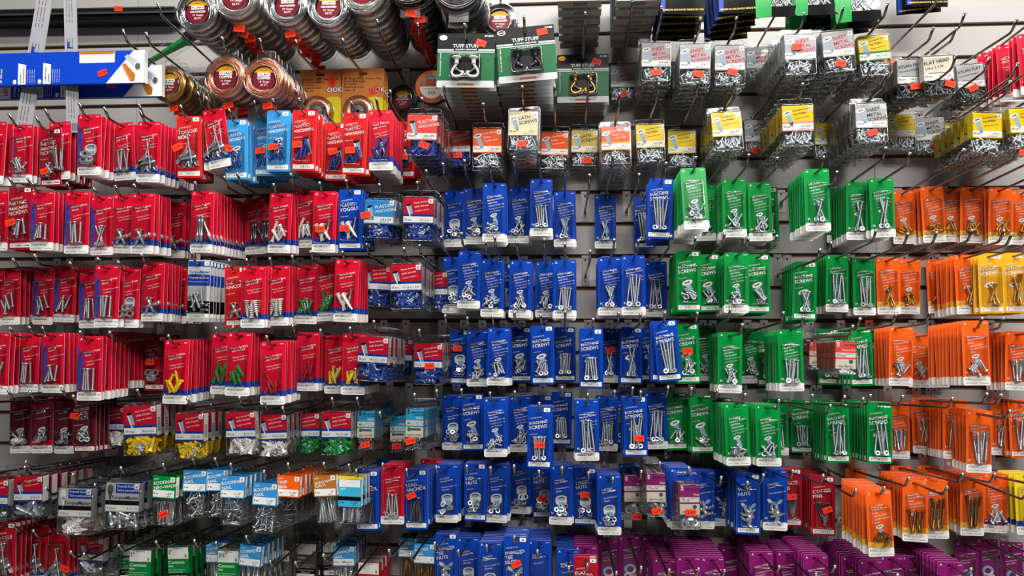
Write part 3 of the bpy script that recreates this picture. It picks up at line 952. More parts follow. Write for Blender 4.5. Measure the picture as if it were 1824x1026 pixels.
def clam_label(code, size, detail=True, band=None):
    W, H, T, zt, zb = label_zone(code)
    bgc, lines, tc, strip = CL[code][3:7]
    pic = CL[code][9]
    mb = MB()
    x0, x1 = -W / 2 + .0032, W / 2 - .0032
    y = -T + .0012
    if code[0] in 'KN':                          # printed sleeve wrapped round the outside of the shell
        y = -T - .0016
        x0, x1 = -W / 2 - .0003, W / 2 + .0003
        mb.box(x0, x1, y, y + .0004, zb, zt, bgc)
        for sx in (x0, x1 - .0003):
            mb.box(sx, sx + .0003, y, y + T * .6, zb, zt, bgc)
        for sx in (x0 - .0001, x1 + .0001):
            mb.add([(sx, y + .002, zb + .002), (sx, y + T * .58, zb + .002), (sx, y + T * .58, zt - .002), (sx, y + .002, zt - .002)], [(0, 1, 2, 3)], 'white' if code[0] == 'N' else bgc)
            for i in range(12):
                za = zb + .006 + i * .0016
                mb.add([(sx * 1.002, y + .004, za), (sx * 1.002, y + T * .5, za), (sx * 1.002, y + T * .5, za + (.0005 if i % 3 else .001)), (sx * 1.002, y + .004, za + (.0005 if i % 3 else .001))], [(0, 1, 2, 3)], 'ink')
    else:
        mb.box(x0, x1, y, y + .0003, zb, zt, bgc)
        for sx in (x0, x1):                      # folded sides of the insert carry the barcode
            mb.add([(sx, y, zb), (sx, y + T * .7, zb), (sx, y + T * .7, zt), (sx, y, zt)], [(0, 1, 2, 3)], 'white' if code in ('CP', 'CW', 'CE', 'CN', 'CZ', 'CB') else bgc)
            if code in ('CP', 'CW', 'CE', 'CN', 'CB'):
                for i in range(14):
                    za = zb + .008 + i * .0018
                    mb.add([(sx * 1.003, y + .003, za), (sx * 1.003, y + T * .55, za), (sx * 1.003, y + T * .55, za + (.0006 if i % 3 else .0011)), (sx * 1.003, y + .003, za + (.0006 if i % 3 else .0011))], [(0, 1, 2, 3)], 'ink')
    y1, y2, y3 = y - .00016, y - .0003, y - .00042
    h = zt - zb
    wide = W > .06
    sh = .012 if wide else .013
    if code in ('CQ', 'CJ'):
        mb.rect(x0, x1, zb + .012, zb + .020, y1, 'black')
        mb.rect(x0 + .018, x1, zt - .018, zt - .0015, y1, 'band_blue')
        mb.rect(x0 + .002, x1, zb + .002, zb + .012, y2, 'white')
    elif code in ('CP', 'CW', 'CE', 'CN', 'CZ'):
        mb.rect(x0, x1, zb, zb + .020, y1, 'band_blue')
        mb.rect(x0, x1, zb + .0035, zb + .0150, y2, 'white')
    elif code in ('CF', 'CD', 'CV'):
        mb.rect(x0, x1, zb, zb + h * .60, y1, 'offwhite')
        mb.rect(x0, x1, zb + h * .36, zb + h * .42, y2, bgc)
        mb.rect(x0 + .003, x1 - .003, zb + h * .44, zb + h * .58, y2, 'white')
    elif code[0] == 'K':
        mb.rect(x0, x1, zb, zb + .024, y1, 'black')
        mb.rect(x0 + .002, x1 - .002, zb + .001, zb + .012, y2, 'white')
        mb.rect(x0 + .001, x1 - .001, zt - .024, zt - .001, y1, 'white')
    elif code == 'NX':
        mb.rect(x0, x1, zt - .006, zt, y1, 'yellow')
        mb.rect(x0 + .002, x1 - .002, zt - .021, zt - .007, y1, 'white')
        mb.rect(x0, x1, zb + .012, zb + .020, y1, 'black')
    else:
        mb.rect(x0 + (.0 if wide else .002), x1 - (0 if wide else .002), zb + .002, zb + .002 + sh, y1, 'white' if bgc != 'cream' else 'cream')
        if band:
            mb.rect(x0, x1, zb + .002 + sh, zb + .006 + sh, y1, band)
            mb.rect(x0, x1, zb, zb + .002, y1, band)
    if not detail:
        return mb
    if code[0] != 'K' and code not in ('CF', 'CD', 'CV', 'CG', 'CH', 'NX'):
        kx = x1 - .0105
        mb.rect(kx, x1 - .0015, zt - .0105, zt - .0015, y2, 'white', .001)
        mb.text('K' if wide else 'B', (kx + x1 - .0015) / 2, zt - .0085, .0070, y3, 'ink')
    if code[0] == 'K':
        mb.text(pic[1:], x0 + .002, zt - .013, .0105, y3, 'ink', 0, 'L', .015)
        mb.text('INTERIOR', 0, zt - .0045, .0042, y3, 'ink')
        mb.text('B', x1 - .0065, zt - .021, .0075, y3, 'ink', 0, 'C', .02)
        mb.text(lines[0], x0 + .0015, zt - .034, min(.0098, .055 / len(lines[0])), y2, 'white', 0, 'L', .015)
        mb.text(lines[1], x0 + .0015, zt - .0405, .0056, y2, 'white', 0, 'L', .01)
        for i, t in enumerate(('For General Construction', 'Carpentry & Framing')):
            mb.text(t, x0 + .0015, zt - .0475 - .0045 * i, .0036, y2, 'white', 0, 'L')
        mb.text('Large Shank For Maximum', 0, zb + .0185, .0036, y2, 'white', 0, 'C')
        mb.text('Holding Power', 0, zb + .0140, .0036, y2, 'white', 0, 'C')
        mb.text('BRIGHT', 0, zb + .0045, .0050, y3, 'ink', 0, 'C', .02)
        return mb
    if code in ('CF', 'CD', 'CV'):
        mb.text(lines[0], x1 - .001, zt - .0075, .0054 if len(lines[0]) < 9 else .0042, y2, 'ink', 0, 'R', .01)
        if code == 'CD':
            mb.text(lines[1], x1 - .001, zt - .0125, .0055, y2, 'ink', 0, 'R', .01)
        mb.text('S', x0 + .006, zt - .009, .011, y2, 'ink' if code == 'CD' else 'white', 0, 'C', .04)
        mb.text(lines[-1], x1 - .001, zt - h * .34, .0056, y2, 'white', 0, 'R', .015)
        mb.text('SIZE      QUANTITY', 0, zb + h * .525, .0036, y3, 'ink')
        mb.text(size, x0 + .004, zb + h * .455, .0058, y3, 'ink', 0, 'L', .01)
        mb.text('ZINC PLATED', 0, zb + .003, .0046, y3, 'ink', 0, 'C', .01)
        if code == 'CD':
            mb.rect(x0 + .006, x1 - .006, zb + .013, zb + .0175, y2, 'darkgrey_print')
            mb.disc(x0 + .007, zb + .0152, .0028, .0042, y3, 'darkgrey_print', 12)
        else:
            mb.disc(x1 - .010, zb + .014, .0042, .0045, y2, 'darkgrey_print', 6)
        return mb
    # slanted titles beside the picture
    tx = x0 + (.021 if (wide and pic) else .0025)
    big = lines[0].isupper()
    slant = .17 if wide or code[0] == 'N' else 0
    if code in ('CQ', 'CJ'):
        for i, t in enumerate(lines[:2]):
            mb.text(t, x0 + .020, zt - .0075 - .0068 * i, .0056, y2, 'white', 0, 'L', .012)
        mb.text(lines[2], x1 - .002, zb + .0225, .0085, y2, 'ink', 0, 'R', .02, 1.0, .25)
        mb.disc(x0 + .0085, zt - .012, .0055, .0095, y1, 'darkgrey_print' if code == 'CJ' else 'white', 14)
        mb.flat([(x0 + .005, zt - .015), (x0 + .012, zt - .015), (x0 + .009, zt - .042)], y1, 'darkgrey_print' if code == 'CJ' else 'white')
        mb.text('4 pieces', x0 + .004, zb + .0050, .0050, y3, 'ink', 0, 'L', .01)
        mb.text(size, x1 - .004, zb + .0050, .0050, y3, 'ink', 0, 'R', .01)
        return mb
    zl = zt - (.018 if big else .012)
    for i, t in enumerate(lines):
        sz = (.0098 if wide else .0085) if big else (.0066 if i == 0 else .0056)
        avail = (x1 - tx - .001) / .62
        sz = min(sz, avail / len(t)) if big else min(sz, avail * 1.15 / len(t))
        st = sz * .98 if big else .0075
        mb.text(t, tx + .0012 * i, zl, sz, y2, tc, slant, 'L', .012)
        zl -= st * 1.02
    if not wide and code[0] == 'N':
        mb.text('ZINC', x0 + .003, zt - .0085, .0044, y2, 'white', .17, 'L')
    if pic in 'ST' and pic:
        {'S': pic_screw, 'T': pic_tube}[pic](mb, x0 + .0100, zt - .014, .0245, y=y1)
    if code in ('CG', 'CH'):
        mb.rect(x0 + .010, x1 - .012, zb + .014, zb + .0155, y2, 'darkgrey_print')
    mb.text('50 pcs' if wide else '4 oz', x0 + .003, zb + .0070, .0052, y3, 'ink', 0, 'L', .01)
    mb.text(size, x1 - .006, zb + .0070, .0056, y3, 'ink', 0, 'R', .01)
    mb.text('Drill Size 1/4' if wide else '14901', x1 - .010, zb + .0030, .0034, y3, 'ink', 0, 'R')
    return mb


def heap_mb(code, seed, k):
    W, H, T, zt, zb = label_zone(code)
    rng = random.Random(seed * 77 + len(code) + ord(code[1]))
    spec = CL[code][8]
    if spec[0] == 'nail' and len(spec) == 2:
        spec = spec + ('zinc',)
    mbi = ITEM[item(*spec)]
    L = {'screw': spec[1] if spec[0] == 'screw' else 0, 'anchor': .03, 'nail': spec[1] if spec[0] == 'nail' else 0, 'toggle': .034, 'spiral': .034, 'molly': .03, 'nut': .016}[spec[0]]
    z0 = -(H - .008) + .0035
    zc = zb + (.014 if code[0] in 'KN' else .002)
    mb = MB()
    hw = W / 2 - .005
    upright = L > .036
    for i in range(k):
        if upright:
            x = rng.uniform(-hw + .003, hw - .003)
            z = z0 + L / 2 + rng.uniform(0, .004)
            ry = (math.pi if rng.random() < .5 else 0) + rng.uniform(-.18, .18)
            rx = rng.uniform(-.05, .05)
        else:
            ry = rng.uniform(-math.pi, math.pi)
            ex, ez = abs(math.sin(ry)) * L / 2, abs(math.cos(ry)) * L / 2
            x = rng.uniform(-hw + ex, hw - ex) if hw > ex else 0
            top = max(zc - ez, z0 + ez + .001)
            z = z0 + ez + (top - z0 - ez) * (rng.random() ** 1.1)
            rx = rng.uniform(-.25, .25) if spec[0] != 'nut' else rng.uniform(.5, 1.6)
        y = -.005 - (T - .009) * (i % 4) / 3
        mb.join(mbi, M4(x, y, z, rx, ry, 0))
        if spec[0] == 'anchor' and i % 4 == 0 and code != 'CR':
            mb.join(ITEM[item('screw', .026, 'pan', 'zinc', .0022, True)], M4(x * .6, -T + .0040, max(z, z0 + .013), 0, ry + .8, 0))
    return mb


# ------------------------------------------------------------------ hooks
def hook_mb(L):
    mb = MB()
    r = .0025
    pts = [(0, -.0016, -.012), (0, -.0040, -.004), (0, -.0075, 0), (0, -.03, 0), (0, -L + .006, 0), (0, -L - .002, .0025), (0, -L - .018, .018)]
    mb.tube(pts, r, 'chrome', 8)
    return mb


def hook_tip_mb(L):
    mb = MB()
    e = Vector((0, -L - .018, .018))
    d = Vector((0, -.016, .0155)).normalized()
    mb.tube([e - d * .003, e, e + d * .001, e + d * .0018], [.0030, .0032, .0025, .0009], 'chrome_tip', 8)
    return mb


def plate_mb(top, w2):
    """Spring-steel bracket that clips into the groove; top = height of the groove above the wire."""
    mb = MB()
    mb.box(-w2, w2, -.0014, -.0003, -.024, top + .001, 'plate')
    mb.box(-w2, w2, -.0014, .007, top, top + .0012, 'plate')
    mb.box(-w2 * .85, w2 * .85, -.003, -.0014, top - .005, top - .0015, 'plate')
    mb.box(-.0032, .0032, -.0032, -.0012, -.016, .004, 'plate')
    mb.disc(0, top - .009, .0022, .0022, -.0016, 'black', 10)
    return mb


HOOKS = []
ROWNAME = ['top', 'second', 'third', 'fourth', 'fifth', 'sixth', 'seventh', 'eighth', 'lowest']
GROOVE_GAP = P(1000, 343, 0).z - P(1000, 381, 0).z


def row_z(row):
    return P(1000, 376 + 113.5 * (row - 3), 0).z


def add_hook(x, z, s, row, label, L=None, force=False, base_z=None):
    """A hook whose wire passes the point (x, -s, z); built once every hook is known."""
    for h in HOOKS:
        if abs(h[3] - row) < .6 and abs(h[0] - x) < .0125:
            return
    HOOKS.append((x, z, s, row, label, L, base_z))


def build_hooks():
    for x, z, s, row, label, L, base_z in HOOKS:
        near = min([abs(h[0] - x) for h in HOOKS if h[4] != label and abs(h[3] - row) < .6] + [.05])
        w2 = round(min(.0092, near / 2 - .0004), 3)
        L = L or max(.26, s + .016)
        tilt = math.atan2(z - row_z(row), s)
        tilt = min(max(tilt, math.radians(0.6)), math.radians(5.5))
        zb = z - s * math.tan(tilt)
        Lk = round(L, 2)
        h = link('display_hook', shared('hook_%.2f' % Lk, lambda: hook_mb(Lk)), None, M4(x, 0, zb, -tilt))
        tag(h, label, 'hook', 'chrome display hooks in the slatwall')
        link('end_tip', shared('tip_%.2f' % Lk, lambda: hook_tip_mb(Lk)), h)
        k = round(113.5 * (row - 3) / PITCH_PX)
        top = round(min(max(groove_z(k) - zb, .018), .075), 3)
        link('bracket_plate', shared('plate_%.3f_%.3f' % (top, w2), lambda: plate_mb(top, w2)), h, M4(0, 0, 0, tilt))


def solve_depth(x, y, wpx, W, lo=.025, hi=.262, T=0.0):
    k = (P(x + wpx / 2, y, 0).x - P(x - wpx / 2, y, 0).x) / DIST
    s = DIST - W / k - T
    s = min(max(s, lo), hi)
    return s, min(max(k * (DIST - s - T) / W, .84), 1.18)


# ------------------------------------------------------------------ placing the packs
random.seed(11)
COUNT = {}
STAT = {'rear': 0}


def rear_stack(mesh_key, fn, name, M, s, n, pitch, label, cat, group, rng, hook_tan, sc):
    z0 = M.translation
    n = min(n, int((s - .012) / (pitch * sc)))
    for i in range(1, n + 1):
        d = pitch * sc * i
        m = Matrix.Translation((z0.x + rng.uniform(-.0012, .0012), z0.y + d, z0.z - d * hook_tan)) @ Euler((rng.uniform(-.02, .02), rng.uniform(-.025, .025), rng.uniform(-.03, .03))).to_matrix().to_4x4() @ Matrix.Scale(sc, 4)
        o = link(name, shared(mesh_key, fn), None, m)
        tag(o, '%s pack behind the %s' % (ordn(i), label), cat, group)
        STAT['rear'] += 1


PRE = {3: '6-32 x ', 4: '8-32 x ', 5: '10-24 x ', 6: '1/4-20 x '}


def parse(row, line, seq):
    t = line.split()
    x, y, wpx, style, cont = float(t[0]), float(t[1]), float(t[2]), t[3], t[4]
    e = dict(row=row, x=x, y=y, w=wpx, style=style, cont=cont, n=2, rot=None, st=None, size=None, hook=True, band=None, lean=None)
    for q in t[5:]:
        if q[0] == 'n':
            e['n'] = int(q[1:])
        elif q[0] == 'r':
            e['rot'] = float(q[1:])
        elif q[0] == '$':
            a = q[1:].split('@')
            e['st'] = a[0]
            e['stp'] = tuple(float(v) for v in a[1].split(',')) if len(a) > 1 else None
        elif q[0] == '=':
            e['size'] = q[1:].replace('_', ' ')
        elif q[0] == '+':
            e['band'] = q[1:]
        elif q[0] == 'g':
            e['lean'] = -float(q[1:]) / 1000
        elif q == 'H':
            e['hook'] = False
    return e


def build_rows(data):
    ents = []
    for row in sorted(data):
        es = [parse(row, l, i) for i, l in enumerate(data[row].strip().splitlines())]
        es.sort(key=lambda e: e['x'])
        cnt = {}
        for e in es:
            st = e['style']
            if st in CL:
                cw = CL[st][10] + ' box'
            else:
                fam = st[0]
                cw = WORD.get(CARD[fam], CARD[fam]) + ' card'
            cnt[cw] = cnt.get(cw, 0) + 1
            e['cw'] = cw
            e['ref'] = '%s %s from left, %s row' % (ordn(cnt[cw]), cw, ROWNAME[row])
        ents += es
    for i, e in enumerate(ents):
        place_pack(e, i)


def place_pack(e, idx):
    rng = random.Random(idx * 13 + 5)
    row, x, y, st = e['row'], e['x'], e['y'], e['style']
    clam = st in CL
    W = CL[st][0] if clam else CW
    T = CL[st][2] if clam else .0
    s, sc = solve_depth(x, y, e['w'], W, T=T)
    top = P(x, y, s + T * .8)
    hole = Vector((top.x, -s, top.z - (.008 if clam else .007) * sc))
    rot = math.radians(e['rot']) if e['rot'] is not None else rng.uniform(-.030, .030)
    yaw = rng.uniform(-.08, .08)
    Mt = Matrix.Translation(hole) @ Euler((rng.uniform(-.03, .01) if e['lean'] is None else e['lean'], -rot, yaw if e['lean'] is None else yaw * .3)).to_matrix().to_4x4() @ Matrix.Scale(sc, 4)
    tilt = math.atan2(hole.z - row_z(row), s)
    tn = math.tan(min(max(tilt, math.radians(0.6)), math.radians(5.5)))
    sticker_pos = None
    if e['st']:
        if e.get('stp'):
            u = W / e['w']
            sticker_pos = ((e['stp'][0] - x) * u, -(e['stp'][1] - y) * u + .007)
        else:
            sticker_pos = (rng.uniform(-.008, .004), -.070 if not clam else -CL[st][1] * .78)
    srot = rng.choice((-.35, -.2, 0, .05, .25, .4, 1.57 if clam and rng.random() < .3 else .1))
    if clam:
        name = CL[st][12]
        cat = 'hardware box'
        size = e['size'] or rng.choice(('8 x 1', '10 x 3/4', '8 x 3/4', '10 x 1', '8 x 1-1/4', '12 x 1'))
        root = link(name, None, None, Mt)
        root.empty_display_size = .01
        link('clear_shell', shared('shell_' + st, lambda: clam_shell(st)), root)
        link('printed_label', shared('label_%s_%s_%s' % (st, size, e['band']), lambda: clam_label(st, size, True, e['band'])), root)
        sd = idx % 3
        k = {'anchor': 38, 'toggle': 12, 'spiral': 12, 'molly': 20, 'nut': 8, 'nail': 34}.get(CL[st][8][0], 64)
        hp = link(CL[st][11], shared('heap_%s_%d' % (st, sd), lambda: heap_mb(st, sd, k)), root)
        hp['kind'] = 'stuff'
        if sticker_pos:
            add_sticker(root, e['st'], M4(sticker_pos[0], -T - .0024, sticker_pos[1], 0, -srot, 0))
        what = CL[st][11].replace('_', ' ')
        lab = 'clear box of %s with %s label, %s' % (what, CL[st][10], e['ref'].replace(CL[st][10] + ' box', CL[st][10] + '-labelled box'))
        if len(lab.split()) > 16:
            lab = 'clear box of %s, %s' % (what, e['ref'].replace(CL[st][10] + ' box', CL[st][10] + '-labelled box'))
        tag(root, lab, cat, what + ' in clear boxes')

        def rfn():
            m = MB()
            m.join(clam_shell(st)).join(clam_label(st, size, False, e['band'])).join(heap_mb(st, 1, k // 2))
            return m
        rear_stack('rear_' + st, rfn, name, Mt, s, e['n'], T + .003, '%s' % e['ref'].replace(CL[st][10] + ' box', CL[st][10] + '-labelled box'), cat,
                   what + ' in clear boxes', rng, tn, sc)
    else:
        fam = st[0]
        title, flags = '', ''
        if ':' in st:
            title = st.split(':')[1].split('/')[0]
        if '/' in st:
            flags = st.split('/')[1]
        c = e['cont']
        name = KINDNAME[c[0]]
        cat = 'hardware card'
        size = e['size'] or rng.choice(('1/2', '3/4', '1', '1-1/4', '1-1/2', '2'))
        if ' ' not in size and 'x' not in size and c[0] not in 'nNOwpWc' and st[0] not in 'EPCM':
            size = PRE.get(row, '10-12 x ' if CARD[fam] in ('red', 'warmred') else '5/16-18 x ') + size
        pic = None
        if fam in 'BGOQDY' and c[0] in 'smlxXL':
            pic = ('S', -.003, -.057, .029) if title else ('S', -.001, -.060, .0195)
        elif c[0] == 'N':
            pic = ('N', .000, -.066, .024)
        elif c[0] == 'O' and fam in 'SN':
            pic = ('N', .003, -.064, .024)
        elif c[0] == 'n' and title:
            pic = ('N', .000, -.060, .024)
        elif c[0] == 'W':
            pic = ('W', .000, -.066, .026)
        elif c[0] == 'w':
            pic = ('I', .000, -.062, .024)
        elif fam in 'LW' and c[0] == 'a':
            pic = ('T', .003, -.050, .030) if fam == 'W' else ('S', .001, -.052, .024)
        elif fam == 'M':
            pic = ('S', -.001, -.064, .024)
        root = link(name, None, None, Mt)
        root.empty_display_size = .01
        link('printed_card', shared('card_%s_%s_%s' % (st, size, c[0]), lambda: card_mb(fam, title, flags, size, pic, True)), root)
        for nm, key, ix, iy, iz, rx, ry in contents(c, rng):
            link(nm, item_mesh(key), root, M4(ix, iy, iz, rx, ry, 0))
        link('blister', shared('blister', blister_mb), root)
        if sticker_pos:
            add_sticker(root, e['st'], M4(sticker_pos[0], -.0145, sticker_pos[1], 0, -srot, 0))
        cwd = CONTENT_WORD[c[:2] if c[0] == 'a' else c[0]]
        lab = '%s of %s' % (e['cw'], cwd)
        if title and len(title.split('_')) < 3 and 'E-Z' not in title:
            lab += ' titled ' + title.replace('_', ' ').lower()
        lab += ', ' + e['ref']
        wd = lab.split()
        if len(wd) > 16:
            lab = '%s of %s, %s' % (e['cw'], cwd, e['ref'])
        grp = '%ss of %s' % (e['cw'], cwd)
        tag(root, lab, cat, grp)

        def rfn():
            m = MB()
            m.join(card_mb(fam, title, flags, size, pic, False)).join(blister_mb())
            r2 = random.Random(3)
            for nm, key, ix, iy, iz, rx, ry in contents(c, r2)[:4]:
                m.join(ITEM[key], M4(ix, iy, iz, rx, ry, 0))
            return m
        rear_stack('rear_%s_%s' % (st, c), rfn, name, Mt, s, e['n'], .0145, e['ref'], cat, grp, rng, tn, sc)
    if e['hook']:
        add_hook(hole.x, hole.z, s, row, 'chrome display hook through the %s' % e['ref'])

